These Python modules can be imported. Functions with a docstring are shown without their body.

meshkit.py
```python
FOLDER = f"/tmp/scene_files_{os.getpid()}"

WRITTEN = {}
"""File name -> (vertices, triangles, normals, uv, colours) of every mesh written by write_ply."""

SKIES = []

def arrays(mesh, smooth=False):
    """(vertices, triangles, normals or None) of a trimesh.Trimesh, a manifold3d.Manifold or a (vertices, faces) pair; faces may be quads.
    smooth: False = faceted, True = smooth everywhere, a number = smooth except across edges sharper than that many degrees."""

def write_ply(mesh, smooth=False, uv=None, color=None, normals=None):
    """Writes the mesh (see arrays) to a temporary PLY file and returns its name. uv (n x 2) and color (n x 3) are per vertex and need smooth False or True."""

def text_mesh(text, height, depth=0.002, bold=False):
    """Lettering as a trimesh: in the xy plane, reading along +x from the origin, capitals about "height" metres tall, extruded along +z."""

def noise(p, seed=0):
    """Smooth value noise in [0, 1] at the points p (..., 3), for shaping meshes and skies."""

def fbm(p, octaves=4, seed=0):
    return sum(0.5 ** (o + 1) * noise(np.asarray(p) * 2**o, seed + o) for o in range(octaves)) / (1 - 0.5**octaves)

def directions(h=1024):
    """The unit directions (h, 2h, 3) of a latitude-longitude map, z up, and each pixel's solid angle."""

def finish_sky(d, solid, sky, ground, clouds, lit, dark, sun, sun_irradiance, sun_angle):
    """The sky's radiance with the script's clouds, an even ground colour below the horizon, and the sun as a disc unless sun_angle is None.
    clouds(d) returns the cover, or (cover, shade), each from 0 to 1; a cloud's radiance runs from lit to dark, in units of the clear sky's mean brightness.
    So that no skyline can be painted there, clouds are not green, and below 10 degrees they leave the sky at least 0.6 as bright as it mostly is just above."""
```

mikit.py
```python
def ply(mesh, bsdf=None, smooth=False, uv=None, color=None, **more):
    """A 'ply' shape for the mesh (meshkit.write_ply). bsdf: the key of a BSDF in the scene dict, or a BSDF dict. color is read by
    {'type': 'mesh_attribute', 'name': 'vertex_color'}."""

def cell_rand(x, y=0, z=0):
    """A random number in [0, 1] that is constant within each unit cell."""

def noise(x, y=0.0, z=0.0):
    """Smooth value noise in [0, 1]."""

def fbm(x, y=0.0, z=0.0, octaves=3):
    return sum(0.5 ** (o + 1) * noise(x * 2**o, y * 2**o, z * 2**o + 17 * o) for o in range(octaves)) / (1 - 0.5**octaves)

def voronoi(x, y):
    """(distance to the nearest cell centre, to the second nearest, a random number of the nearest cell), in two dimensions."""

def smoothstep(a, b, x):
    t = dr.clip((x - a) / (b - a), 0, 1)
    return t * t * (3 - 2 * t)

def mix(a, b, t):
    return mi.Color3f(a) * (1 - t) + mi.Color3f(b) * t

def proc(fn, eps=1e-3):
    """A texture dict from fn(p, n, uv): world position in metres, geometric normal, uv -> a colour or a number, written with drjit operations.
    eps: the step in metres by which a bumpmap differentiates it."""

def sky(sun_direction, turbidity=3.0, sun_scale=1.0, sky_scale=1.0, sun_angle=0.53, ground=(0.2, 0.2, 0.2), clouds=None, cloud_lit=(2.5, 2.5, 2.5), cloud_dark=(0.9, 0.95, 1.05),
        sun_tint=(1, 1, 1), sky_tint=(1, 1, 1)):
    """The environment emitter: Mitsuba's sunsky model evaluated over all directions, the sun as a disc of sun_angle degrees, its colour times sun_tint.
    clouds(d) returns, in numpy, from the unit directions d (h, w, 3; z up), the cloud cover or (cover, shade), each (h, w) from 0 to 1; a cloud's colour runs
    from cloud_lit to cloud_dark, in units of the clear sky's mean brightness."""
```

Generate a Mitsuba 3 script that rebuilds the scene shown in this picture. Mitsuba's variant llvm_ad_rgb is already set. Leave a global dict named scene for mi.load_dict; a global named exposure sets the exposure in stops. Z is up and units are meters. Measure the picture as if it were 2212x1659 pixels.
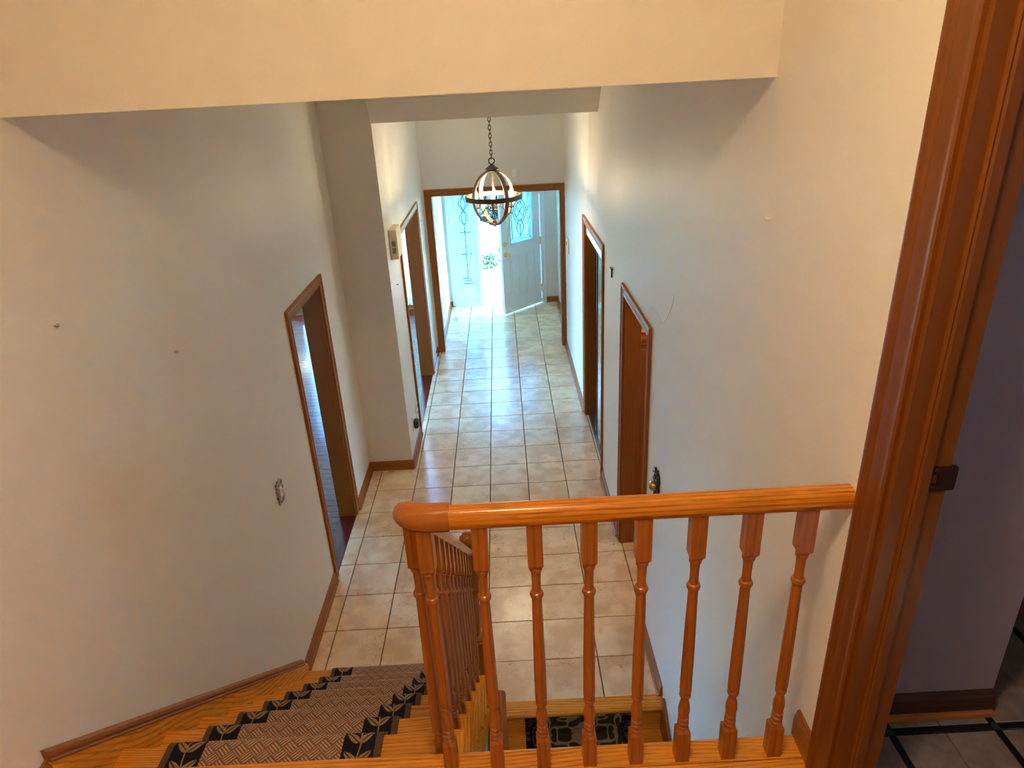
import math, zlib, random
import numpy as np, trimesh, drjit as dr, mitsuba as mi
import shapely.geometry as sg
from shapely import union_all
import mikit
from mikit import noise, fbm, voronoi, cell_rand, smoothstep, mix, proc

T = mi.ScalarTransform4f
S = 0.34          # metres per floor-tile pitch: all geometry below is laid out in tile pitches
scene, labels = {}, {}
exposure = 4.2

# ------------------------------------------------------------------ camera, sky, large lights
def _cam():
    F, yaw, pitch, roll, x, y, z = 1475.0, 0.0013, 0.4199, 0.0525, 0.6872, -15.344, 9.7198
    f = np.array([math.sin(yaw) * math.cos(pitch), math.cos(yaw) * math.cos(pitch), -math.sin(pitch)])
    r = np.array([math.cos(yaw), -math.sin(yaw), 0.0]); d = np.cross(f, r)
    down = -math.sin(roll) * r + math.cos(roll) * d
    o = np.array([x, y, z]) * S
    return dict(type='perspective', fov=math.degrees(2 * math.atan(1106 / F)), fov_axis='x', near_clip=0.05, far_clip=500.0,
                to_world=T().look_at(origin=o.tolist(), target=(o + f).tolist(), up=(-down).tolist()))
scene['camera'] = _cam()
SKY, LAMP, BULB = 6.2, 6.8, 18.0
scene['sky'] = mikit.sky((0.75, -0.25, 0.62), turbidity=3.0, sun_scale=0.55 * SKY, sky_scale=1.6 * SKY, ground=(.3, .3, .3), sky_tint=(0.50, 0.93, 1.25), sun_tint=(0.66, 1.0, 1.2))

ZU = 4.49          # upper landing floor
CEIL_HALL, CEIL_UP = 9.66, 12.0
XR, XL, XH = 2.97, -3.33, -2.15   # right wall, left stair wall, left hall wall
YE, YF = 9.9, 15.8                # arch wall, front wall

# ------------------------------------------------------------------ helpers
def rnd(key):
    return random.Random(zlib.crc32(key.encode()))
def numbered(name):
    if name not in scene and name not in USED:
        USED.add(name); return name
    k = 1
    while f'{name}_{k:03d}' in USED or f'{name}_{k:03d}' in scene: k += 1
    n = f'{name}_{k:03d}'; USED.add(n); return n
USED = set()
AX = dict(x=np.array([1., 0, 0]), y=np.array([0, 1., 0]), z=np.array([0, 0, 1.]))
def as_mesh(m):
    if isinstance(m, trimesh.Trimesh): return m
    if isinstance(m, list): return trimesh.util.concatenate([as_mesh(x) for x in m])
    return trimesh.Trimesh(np.asarray(m[0], float), np.asarray(m[1]), process=False)
def add(name, mesh, mat, parent=None, grain=None, smooth=None, label=None, cat=None, group=None, kind=None, emit=None):
    key = numbered(name if parent is None else parent + '__' + name)
    m = as_mesh(mesh).copy()
    m.apply_scale(S)
    if smooth:
        m.merge_vertices()
        m = trimesh.graph.smooth_shade(m, angle=math.radians(smooth), facet_minarea=None)
    uv = None
    if grain is not None:
        a = AX[grain] if isinstance(grain, str) else np.asarray(grain, float) / np.linalg.norm(grain)
        b = np.cross(a, [0.31, 0.52, 0.79]); b /= np.linalg.norm(b); c = np.cross(a, b)
        b, c = (np.eye(3)[i] - a * a[i] for i in np.argsort(np.abs(a))[:2])
        v = np.asarray(m.vertices); g = rnd(key)
        uv = np.stack([v @ a + g.random() * 20, v @ b + 0.83 * (v @ c) + g.random() * 20], 1)
    d = mikit.ply(m, mat, smooth=bool(smooth), uv=uv)
    if emit: d['emitter'] = {'type': 'area', 'radiance': {'type': 'rgb', 'value': list(emit)}}
    scene[key] = d
    tag(key, label, cat, group, kind)
    return key
def tag(key, label=None, cat=None, group=None, kind=None):
    e = {k: v for k, v in dict(label=label, category=cat, group=group, kind=kind).items() if v}
    if e: labels[key] = e
def thing(name, label, cat, group=None, kind=None):
    k = numbered(name); tag(k, label, cat, group, kind); return k

def box(x0, x1, y0, y1, z0, z1, bev=0.0):
    x0, x1 = min(x0, x1), max(x0, x1); y0, y1 = min(y0, y1), max(y0, y1); z0, z1 = min(z0, z1), max(z0, z1)
    if bev <= 0:
        m = trimesh.creation.box((x1 - x0, y1 - y0, z1 - z0)); m.apply_translation(((x0 + x1) / 2, (y0 + y1) / 2, (z0 + z1) / 2)); return m
    pts = []
    for X, sx in ((x0, 1), (x1, -1)):
        for Y, sy in ((y0, 1), (y1, -1)):
            for Z, sz in ((z0, 1), (z1, -1)):
                pts += [(X, Y + sy * bev, Z + sz * bev), (X + sx * bev, Y, Z + sz * bev), (X + sx * bev, Y + sy * bev, Z)]
    return trimesh.convex.convex_hull(np.array(pts))
def poly_prism(poly, axis, a, b):
    """extrude a shapely polygon (or point list) along an axis; axis x: (y,z), y: (x,z), z: (x,y)"""
    if not isinstance(poly, (sg.Polygon,)): poly = sg.Polygon(poly)
    m = trimesh.creation.extrude_polygon(poly, b - a, engine='earcut')
    v = np.array(m.vertices); w = v[:, 2] + a
    V = dict(x=np.stack([w, v[:, 0], v[:, 1]], 1), y=np.stack([v[:, 0], w, v[:, 1]], 1), z=np.stack([v[:, 0], v[:, 1], w], 1))[axis]
    m = trimesh.Trimesh(V, m.faces, process=False)
    if m.volume < 0: m.invert()
    return m
def loft(A, B):
    A, B = np.asarray(A, float), np.asarray(B, float); n = len(A)
    v = np.vstack([A, B, A.mean(0), B.mean(0)]); f = []
    for i in range(n):
        j = (i + 1) % n
        f += [(i, j, n + j), (i, n + j, n + i), (2 * n, j, i), (2 * n + 1, n + i, n + j)]
    m = trimesh.Trimesh(v, np.array(f), process=False)
    if m.volume < 0: m.invert()
    return m
def revolve(prof, sec=20, at=(0, 0, 0)):
    """lathe: list of (r,z)"""
    p = np.array(prof, float); n = len(p); ang = np.arange(sec) * 2 * np.pi / sec
    v = np.stack([p[:, None, 0] * np.cos(ang), p[:, None, 0] * np.sin(ang), np.broadcast_to(p[:, None, 1], (n, sec))], -1).reshape(-1, 3)
    f = []
    for i in range(n - 1):
        for j in range(sec):
            k = (j + 1) % sec
            f += [(i * sec + j, i * sec + k, (i + 1) * sec + k), (i * sec + j, (i + 1) * sec + k, (i + 1) * sec + j)]
    v = np.vstack([v, [[0, 0, p[0, 1]], [0, 0, p[-1, 1]]]]); a = n * sec
    for j in range(sec):
        k = (j + 1) % sec
        f += [(a, k, j), (a + 1, (n - 1) * sec + j, (n - 1) * sec + k)]
    m = trimesh.Trimesh(v + np.array(at), np.array(f), process=False)
    if m.volume < 0: m.invert()
    return m
def tube(pts, r, sides=8, closed=False):
    p = np.asarray(pts, float); n = len(p)
    t = (np.roll(p, -1, 0) - np.roll(p, 1, 0)) if closed else np.gradient(p, axis=0)
    t /= np.linalg.norm(t, axis=1, keepdims=True) + 1e-12
    ref = np.array([0.13, 0.2, 0.97]) if abs(t[:, 2]).mean() < 0.8 else np.array([0.9, 0.3, 0.1])
    a = np.cross(t, ref); a /= np.linalg.norm(a, axis=1, keepdims=True) + 1e-12; b = np.cross(t, a)
    an = np.arange(sides) * 2 * np.pi / sides
    r = np.broadcast_to(r, (n,))
    v = (p[:, None] + r[:, None, None] * (np.cos(an)[None, :, None] * a[:, None] + np.sin(an)[None, :, None] * b[:, None])).reshape(-1, 3)
    f = []
    for i in range(n if closed else n - 1):
        i2 = (i + 1) % n
        for j in range(sides):
            k = (j + 1) % sides
            f += [(i * sides + j, i * sides + k, i2 * sides + k), (i * sides + j, i2 * sides + k, i2 * sides + j)]
    if not closed:
        v = np.vstack([v, p[:1], p[-1:]]); c = n * sides
        for j in range(sides):
            k = (j + 1) % sides
            f += [(c, k, j), (c + 1, (n - 1) * sides + j, (n - 1) * sides + k)]
    m = trimesh.Trimesh(v, np.array(f), process=False)
    if m.volume < 0: m.invert()
    return m
def ball(c, r, sub=2, sc=(1, 1, 1)):
    m = trimesh.creation.icosphere(subdivisions=sub, radius=1.0); m.apply_scale(np.array(sc) * r); m.apply_translation(c); return m
def cyl(p0, p1, r, sec=16):
    p0, p1 = np.array(p0, float), np.array(p1, float)
    return tube([p0, p1], r, sec)

# ------------------------------------------------------------------ materials
def rgb(*c): return {'type': 'rgb', 'value': list(c)}
def mat(name, color, rough=0.5, metallic=0.0, spec=0.5, **kw):
    scene[name] = {'type': 'twosided', 'bsdf': {'type': 'principled', 'base_color': color if isinstance(color, dict) else rgb(*color), 'roughness': rough, 'metallic': metallic, 'specular': spec, **kw}}
    return name
def wood_fn(light, dark, freq=60., warp=5., pore=0.35, fig=1.0):
    def f(p, n, uv):
        u, v = uv.x, uv.y
        w = v * freq + warp * fbm(u * 1.0, v * 5., 0., 2)
        s = 0.5 + 0.5 * dr.sin(6.2832 * w)
        band = smoothstep(0.45, 0.97, s) * (0.45 + 0.55 * noise(u * 5., v * 30.))
        por = noise(u * 30., v * 700.) * noise(u * 8. + 7., v * 220.)
        tone = noise(u * 0.7 + 3., v * 2.2)
        t = dr.clip(fig * 0.55 * band + pore * por * 1.6 + 0.25 * (tone - 0.5), 0., 1.)
        return mix(light, dark, t)
    return proc(f)
mat('m_wall', (.71, .675, .60), rough=.5, spec=.28)
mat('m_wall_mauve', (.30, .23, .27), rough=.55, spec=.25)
mat('m_ceiling', (.82, .80, .76), rough=.8, spec=.2)
mat('m_oak', wood_fn((.78, .315, .034), (.34, .095, .008), 75., 10., .45, .95), rough=.28, spec=.5)
mat('m_rail', wood_fn((.64, .215, .016), (.22, .055, .004), 75., 1.0, .6, 1.1), rough=.22, spec=.5)
mat('m_fitting', wood_fn((.36, .11, .018), (.22, .06, .010), 40., 1.5, .2, .5), rough=.22, spec=.5)
mat('m_baluster', wood_fn((.36, .105, .020), (.17, .042, .008), 55., 1.5, .35, .7), rough=.28, spec=.5)
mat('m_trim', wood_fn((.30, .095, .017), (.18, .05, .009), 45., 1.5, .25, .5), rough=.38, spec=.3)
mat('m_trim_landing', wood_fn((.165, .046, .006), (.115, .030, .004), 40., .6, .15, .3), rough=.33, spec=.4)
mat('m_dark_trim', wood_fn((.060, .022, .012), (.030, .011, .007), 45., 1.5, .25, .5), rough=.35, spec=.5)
def f_tile(p, n, uv):
    X, Y = p.x / S, p.y / S
    cx, cy = dr.floor(X), dr.floor(Y)
    r = cell_rand(cx, cy, 5)
    ox, oy = cell_rand(cx, cy, 1) * 37., cell_rand(cx, cy, 2) * 37.
    x, y = p.x + ox, p.y + oy
    m = fbm(x * 9., y * 9., 0., 4)
    wx, wy = x * 13. + 2.2 * fbm(x * 18., y * 18., 3., 3), y * 13. + 2.2 * fbm(x * 18., y * 18., 9., 3)
    a, b, c = voronoi(wx, wy)
    vein = (1. - smoothstep(0.0, 0.055, b - a)) * smoothstep(.36, .66, noise(x * 7. + 5., y * 7.))
    base = mix((.68, .455, .275), (.84, .64, .43), smoothstep(.25, .75, m))
    base = base * (0.93 + 0.12 * r)
    return mix(base, (.27, .17, .095), vein * .6)
mat('m_tile', proc(f_tile), rough=.22, spec=.8)
mat('m_grout', (.13, .095, .07), rough=.9, spec=.1)
def f_hard(p, n, uv):
    u, v = uv.x, uv.y
    t = noise(u * 2., v * 60.) * .5 + noise(u * 9., v * 300.) * .3 + .25 * noise(u * .37, v * .29)
    return mix((.16, .022, .012), (.055, .009, .007), t)
mat('m_hardwood', proc(f_hard), rough=.16, spec=.5)
# stair runner: tan basket weave between black borders with leaves
RL, RR = -2.83, -.735
def f_runner(p, n, uv):
    x, y = p.x / S, p.y / S - p.z / S * 0.3
    y = p.y / S
    w = RR - RL
    e = dr.minimum(x - RL, RR - x)
    fz = fbm(p.x * 260., p.y * 260., p.z * 260., 2)
    # weave
    q = 6.2
    a, b = (x + y) * q, (x - y) * q
    ca, cb = dr.floor(a), dr.floor(b)
    par = ca + cb; odd = par - 2. * dr.floor(par * .5)
    st = dr.select(odd > .5, a, b) * 4.
    s = 0.5 + 0.5 * dr.sin(6.2832 * st)
    edge = dr.minimum(dr.minimum(a - ca, ca + 1. - a), dr.minimum(b - cb, cb + 1. - b))
    tan = mix((.20, .105, .066), (.50, .30, .20), smoothstep(.25, .8, s) * smoothstep(.0, .10, edge))
    # leaves
    B = .31; per = .655 / B / 3.
    A = (dr.select(x - RL < RR - x, x - RL, RR - x) - .065 - B * .5) / B
    Y = (y + 11.2) / B
    leaf = mi.Float(0.); vein = mi.Float(0.)
    for k in (-1, 0, 1):
        bb = Y - dr.floor(Y / per) * per - per * .5 + k * per
        for sgn in (1., -1.):
            ax = sgn * A - .21
            c, s2 = math.cos(.80), math.sin(.80)
            qx, qy = c * ax + s2 * bb, -s2 * ax + c * bb
            ins = (qx / .30) * (qx / .30) + (qy / .125 / (1. - .9 * qx)) * (qy / .125 / (1. - .9 * qx))
            leaf = dr.maximum(leaf, 1. - smoothstep(.75, 1.0, ins))
            vein = dr.maximum(vein, (1. - smoothstep(.012, .03, dr.abs(qy))) * dr.select(ins < .8, 1., 0.))
    stem = 1. - smoothstep(.015, .03, dr.abs(A - .06 * dr.sin(Y * 3.)))
    lf = dr.maximum(leaf * (1. - .85 * vein), stem)
    blk = mix((.012, .011, .016), (.30, .19, .10), lf)
    col = dr.select(e > .065 + B, tan, dr.select(e > .065, blk, mi.Color3f(.11, .062, .040)))
    return col * (.7 + .6 * fz)
mat('m_runner', proc(f_runner), rough=.95, spec=.1, sheen=1.0, sheen_tint=.6)
BL, BR = .62, 2.55
def f_runner2(p, n, uv):
    x, y = p.x / S, (p.y - p.z) / S
    cx = (BL + BR) / 2; ax = dr.abs(x - cx)
    e = dr.minimum(x - BL, BR - x)
    w1, w2 = fbm(ax * 3., y * 3., 2., 2), fbm(ax * 3. + 9., y * 3., 5., 2)
    sw = dr.abs(dr.sin(14. * w1 + 5. * ax) - dr.sin(13. * w2 + 4. * y) * .9)
    t = 1. - smoothstep(.50, .66, sw)
    tan = mix((.035, .030, .018), (.26, .19, .11), t)
    bl = mix((.010, .009, .012), (.16, .11, .08), (1. - smoothstep(.10, .14, dr.abs(fbm(x * 9., y * 9., 1., 2) - .5) * 2.)) * .5)
    col = dr.select(e > .30, tan, bl)
    return col * (.75 + .5 * fbm(p.x * 250., p.y * 250., p.z * 250., 2))
mat('m_runner_basement', proc(f_runner2), rough=.95, spec=.1)
mat('m_white', (.78, .80, .80), rough=.4)
mat('m_plastic', (.80, .79, .74), rough=.4)
mat('m_black', (.012, .011, .011), rough=.35)
mat('m_bronze', (.085, .065, .055), rough=.38, metallic=.6)
def f_weath(p, n, uv):
    t = fbm(p.x * 60., p.y * 60., p.z * 90., 3)
    return mix((.075, .06, .05), (.22, .18, .145), t)
mat('m_band', proc(f_weath), rough=.5, metallic=.2)
mat('m_brass', (.80, .55, .20), rough=.25, metallic=1.0)
mat('m_old_brass', (.55, .36, .14), rough=.35, metallic=1.0)
mat('m_steel', (.55, .52, .45), rough=.3, metallic=1.0)
def f_silver(p, n, uv):
    t = smoothstep(.42, .58, noise(p.y * 330., p.z * 330., p.x * 50.))
    return mix((.03, .02, .015), (.52, .45, .38), t)
mat('m_filigree', proc(f_silver), rough=.35, metallic=.7)
mat('m_lead', (.05, .06, .07), rough=.5, metallic=.3)
mat('m_red', (.75, .01, .012), rough=.3)
mat('m_strike', (.035, .012, .010), rough=.3, metallic=.3)
mat('m_cream', (.80, .74, .58), rough=.6)
scene['m_obscure'] = {'type': 'principledthin', 'base_color': rgb(.42, .80, .86), 'roughness': .35, 'spec_trans': .6, 'diff_trans': 1.2, 'eta': 1.5}
scene['m_glass'] = {'type': 'thindielectric', 'int_ior': 1.5}
scene['m_mirror'] = {'type': 'twosided', 'bsdf': {'type': 'roughconductor', 'material': 'Ag', 'alpha': 0.01}}
scene['m_sheer'] = {'type': 'principledthin', 'base_color': rgb(.85, .83, .74), 'roughness': .9, 'diff_trans': 1.0, 'spec_trans': 0.0}
scene['m_bulb'] = {'type': 'diffuse', 'reflectance': rgb(.9, .9, .9)}
def f_ktile(p, n, uv):
    t = fbm(p.x * 40., p.y * 40., 0., 3)
    return mix((.16, .122, .11), (.26, .21, .187), t)
mat('m_kitchen_tile', proc(f_ktile), rough=.35)
mat('m_kitchen_strip', (.008, .010, .013), rough=.2)
mat('m_kitchen_square', (.02, .05, .05), rough=.2)
mat('m_kitchen_cabinet', (.012, .008, .007), rough=.35)
mat('m_concrete', (.62, .60, .57), rough=.85)
mat('m_lawn', proc(lambda p, n, uv: mix((.20, .24, .10), (.40, .42, .25), fbm(p.x * 6., p.y * 6., 0., 3))), rough=.95)
scene['m_leaf'] = {'type': 'twosided', 'bsdf': {'type': 'diffuse', 'reflectance': rgb(.10, .16, .09)}}
mat('m_bark', (.10, .075, .06), rough=.9)
mat('m_paper', (.70, .64, .50), rough=.7)

# ------------------------------------------------------------------ the setting: walls
TH, TR = .4, .30
XO = .055
def wall_with_holes(name, axis, c0, c1, a0, a1, z0, z1, holes, label):
    """axis 'x': wall plane normal to x between c0..c1, spanning a (=y) and z."""
    P = sg.box(a0, z0, a1, z1)
    for h in holes: P = P.difference(sg.box(*h))
    ps = list(P.geoms) if hasattr(P, 'geoms') else [P]
    return add(name, [poly_prism(q, axis, c0, c1) for q in ps], 'm_wall', kind='structure', label=label)
D1 = (-3.30, -1.05, 5.88)      # left doorway near: y0, y1, ztop
D2 = (3.32, 7.62, 5.96)        # left doorway in hall
E1 = (-4.95, -2.68, 5.80)      # right doorway near
E2 = (.25, 3.78, 5.97)         # closet opening
AR = (-1.88, 2.84, 6.03)       # arch: x0,x1,ztop
KD = (-14.55, -11.83, ZU + 5.95)  # kitchen doorway in right wall
wall_with_holes('wall_right', 'x', XR, XR + TR, -19, YE + .4, -6, CEIL_UP + .3,
                [(E1[0], -.03, E1[1], E1[2]), (E2[0], -.03, E2[1], E2[2]), (KD[0], ZU, KD[1], KD[2])], 'cream painted wall along the right of hall and stairs')
wall_with_holes('wall_left', 'x', XL - TH, XL, -19, 1.5, -1, CEIL_UP + .3, [(D1[0], -.03, D1[1], D1[2])], 'cream painted wall along the left of the stairs')
add('wall_return', box(XL, XH - TH, 1.1, 1.5, -.5, CEIL_HALL + .3), 'm_wall', kind='structure', label='narrow shaded wall return facing the stairs')
wall_with_holes('wall_hall_left', 'x', XH - TH, XH, 1.1, YE + .4, -.5, CEIL_HALL + .3, [(D2[0], -.03, D2[1], D2[2])], 'cream wall on the left of the hallway')
wall_with_holes('wall_end', 'y', YE, YE + TH, XH, XR, -.2, CEIL_HALL + .3, [(AR[0], -.03, AR[1], AR[2])], 'wall above the wide cased opening to the foyer')
FX0, FX1, FCEIL = -1.98, 3.13, 7.6
DOX0, DOX1, DOZ = -.36, 2.34, 6.0      # front door opening
SLX0, SLX1 = -1.55, -.58
add('wall_foyer_left', box(FX0 - TH, FX0, YE + TH, YF + .4, -.2, FCEIL + .4), 'm_wall', kind='structure', label='left foyer wall in bluish daylight')
add('wall_foyer_right', box(FX1, FX1 + TH, YE + TH, YF + .4, -.2, FCEIL + .4), 'm_wall', kind='structure', label='right foyer wall beside the front door')
wall_with_holes('wall_front', 'y', YF, YF + TH, FX0, FX1, -.5, FCEIL + .4, [(SLX0 - .2, -.1, DOX1 + .22, DOZ + .2)], 'front wall around the entrance door')
wall_with_holes('wall_living_front', 'y', YF, YF + TH, -13, FX0 - TH, -.5, 8.4, [(-9.3, .5, -3.4, 6.9)], 'front wall of the living room with a window')
wall_with_holes('wall_living_far', 'x', -13.4, -13, -9, YF + .4, -.5, 8.4, [(5, .9, 11, 6.0)], label='far side wall of the living room')
add('wall_living_back', box(-13, XL - TH, -9.4, -9, -.5, 8.4), 'm_wall', kind='structure', label='back wall of the living room')
add('wall_landing_back', box(XL - TH, 9.5, -19.4, -19, -6, CEIL_UP + .3), 'm_wall', kind='structure', label='wall behind the upper landing')
# beams and ceilings
BY = -9.33
add('ceiling_landing', box(XL - TH, XR + TR, -19.4, BY + .4, CEIL_UP, CEIL_UP + .3), 'm_ceiling', kind='structure', label='ceiling over the upper landing')
add('wall_bulkhead', box(XL, XR, BY, BY + .4, 9.63, CEIL_UP), 'm_wall', kind='structure', label='cream bulkhead face crossing over the stairwell')
add('ceiling_stairwell', box(XL - TH, XR + TR, BY + .4, 1.6, CEIL_HALL, CEIL_HALL + .3), 'm_ceiling', kind='structure', label='ceiling over the stairwell')
add('ceiling_hall', box(XH - TH, XR + TR, 1.6, YE + .4, CEIL_HALL, CEIL_HALL + .3), 'm_ceiling', kind='structure', label='ceiling over the hallway')
add('trim_beam', poly_prism([(1.2, 8.95), (.72, 9.43), (.72, CEIL_HALL), (1.75, CEIL_HALL), (1.75, 8.95)], 'x', XH, XR), 'm_wall', kind='structure', label='shaded dropped beam across the hall ceiling')
add('ceiling_foyer', box(FX0 - TH, FX1 + TH, YE + TH, YF + .4, FCEIL, FCEIL + .3), 'm_ceiling', kind='structure', label='foyer ceiling')
add('floor', box(XL - TH, XO - .08, -19, -6.0, -.6, -.3), 'm_grout', kind='structure', label='bare floor under the main stair')
add('ceiling_living', [box(-13.4, XL - TH, -9.4, YF + .4, 7.4, 7.7), box(XL - TH, XH - TH, 1.5, YE, 7.4, 7.7)], 'm_ceiling', kind='structure', label='living room ceiling')

# ------------------------------------------------------------------ floors
G = .007
floor_poly = union_all([sg.box(XL, -6.05, XR, 1.1), sg.box(.03, -6.9, XR, -5.9), sg.box(XH, 1.0, XR, YE), sg.box(AR[0], YE - .1, AR[1], YE + TH + .1),
                        sg.box(FX0, YE + TH, FX1, YF + .02), sg.box(XR - .1, E1[0], 4.3, E1[1]), sg.box(XR - .1, E2[0], 3.06, E2[1])])
fl = numbered('floor'); tag(fl, 'beige ceramic tile floor with dark joints running down the hallway', kind='structure')
scene_floor_base = union_all([floor_poly, sg.box(XH - TH, D2[0], XH, D2[1])])
add('grout', [poly_prism(q, 'z', -.4, -.016) for q in (floor_poly.geoms if hasattr(floor_poly, 'geoms') else [floor_poly])], 'm_grout', fl)
for i in range(-4, 5):
    for j in range(-7, 16):
        c = floor_poly.intersection(sg.box(i + G, j + G, i + 1 - G, j + 1 - G))
        for q in (c.geoms if hasattr(c, 'geoms') else [c]):
            if q.is_empty or q.area < .004 or q.geom_type != 'Polygon': continue
            q = q.simplify(.001)
            top = q.buffer(-.006, join_style=2)
            if top.is_empty or top.geom_type != 'Polygon' or len(top.exterior.coords) != len(q.exterior.coords):
                add('tile', poly_prism(q, 'z', -.03, 0), 'm_tile', fl)
            else:
                def ring(P, z):
                    xy = np.array(sg.polygon.orient(P).exterior.coords)[:-1]
                    k = np.lexsort((xy[:, 1], xy[:, 0]))[0]
                    return np.c_[np.roll(xy, -k, 0), np.full(len(xy), z)]
                if len(q.exterior.coords) == 5: add('tile', loft(ring(q, -.03), ring(top, 0)), 'm_tile', fl)
                else: add('tile', poly_prism(q, 'z', -.03, 0), 'm_tile', fl)
# living room hardwood: planks run across, a border board along each doorway
fh = numbered('floor'); tag(fh, 'dark red hardwood plank floor of the living room seen through the left doorways', kind='structure')
liv = union_all([sg.box(-13, -9, XL - TH, YF), sg.box(-13, 1.5, XH - TH, YF)]).difference(sg.box(FX0 - TH, 9.9, 5, 20))
add('subfloor', [poly_prism(q, 'z', -.4, -.022) for q in (liv.geoms if hasattr(liv, 'geoms') else [liv])] + [box(XL - TH, XL, D1[0], D1[1], -.4, -.022), box(XH - TH, XH, D2[0], D2[1], -.4, -.022)], 'm_dark_trim', fh)
add('plank', box(XL - TH, XL - .002, D1[0], D1[1], -.02, .004, .003), 'm_hardwood', fh, grain='y')
add('plank', box(XH - TH, XH - .002, D2[0], D2[1], -.02, .004, .003), 'm_hardwood', fh, grain='y')
R = random.Random(5)
y = -4.3
while y < YF - .05:
    w = .265; xmax = XL - TH if y < 1.5 else XH - TH
    if y + w > 9.9: xmax = min(xmax, FX0 - TH)
    x = xmax; first = R.uniform(.6, 3.2)
    while x > -11.9:
        L = first if first else R.uniform(2.6, 4.4); first = 0
        x2 = max(x - L, -13)
        add('plank', box(x2 + .004, x - .004, y + .004, min(y + w, YF) - .004, -.02, 0, .004), 'm_hardwood', fh, grain='x')
        x = x2
    y += w
# landing floor: oak nosing board and strips
LY = -11.27
fu = numbered('floor'); tag(fu, 'golden oak floor of the upper landing beneath the balusters', kind='structure')
add('slab', box(XL, XR, -19, LY + .10 - .2, ZU - .75, ZU - .07), 'm_wall', fu)
def nosed(x0, x1, y0, y1, z0, z1, front='y1', r=None):
    """board with a bullnose along the y1 (far) or y0 edge, profile in y-z extruded along x"""
    h = (z1 - z0) / 2 if r is None else r; zc = z1 - h
    a = np.linspace(np.pi / 2, -np.pi / 2, 7)
    if front == 'y1': pts = [(y0, z1)] + [(y1 - h + h * math.cos(t), zc + h * math.sin(t)) for t in a] + [(y0, z0)]
    else: pts = [(y1, z1)] + [(y0 + h - h * math.cos(t), zc + h * math.sin(t)) for t in a] + [(y1, z0)]
    return poly_prism(pts, 'x', x0, x1)
add('nosing_board', nosed(XL, XR, -11.50, LY, ZU - .07, ZU), 'm_oak', fu, grain='x', smooth=40)
yy, k = -11.503, 0
R = random.Random(9)
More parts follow.
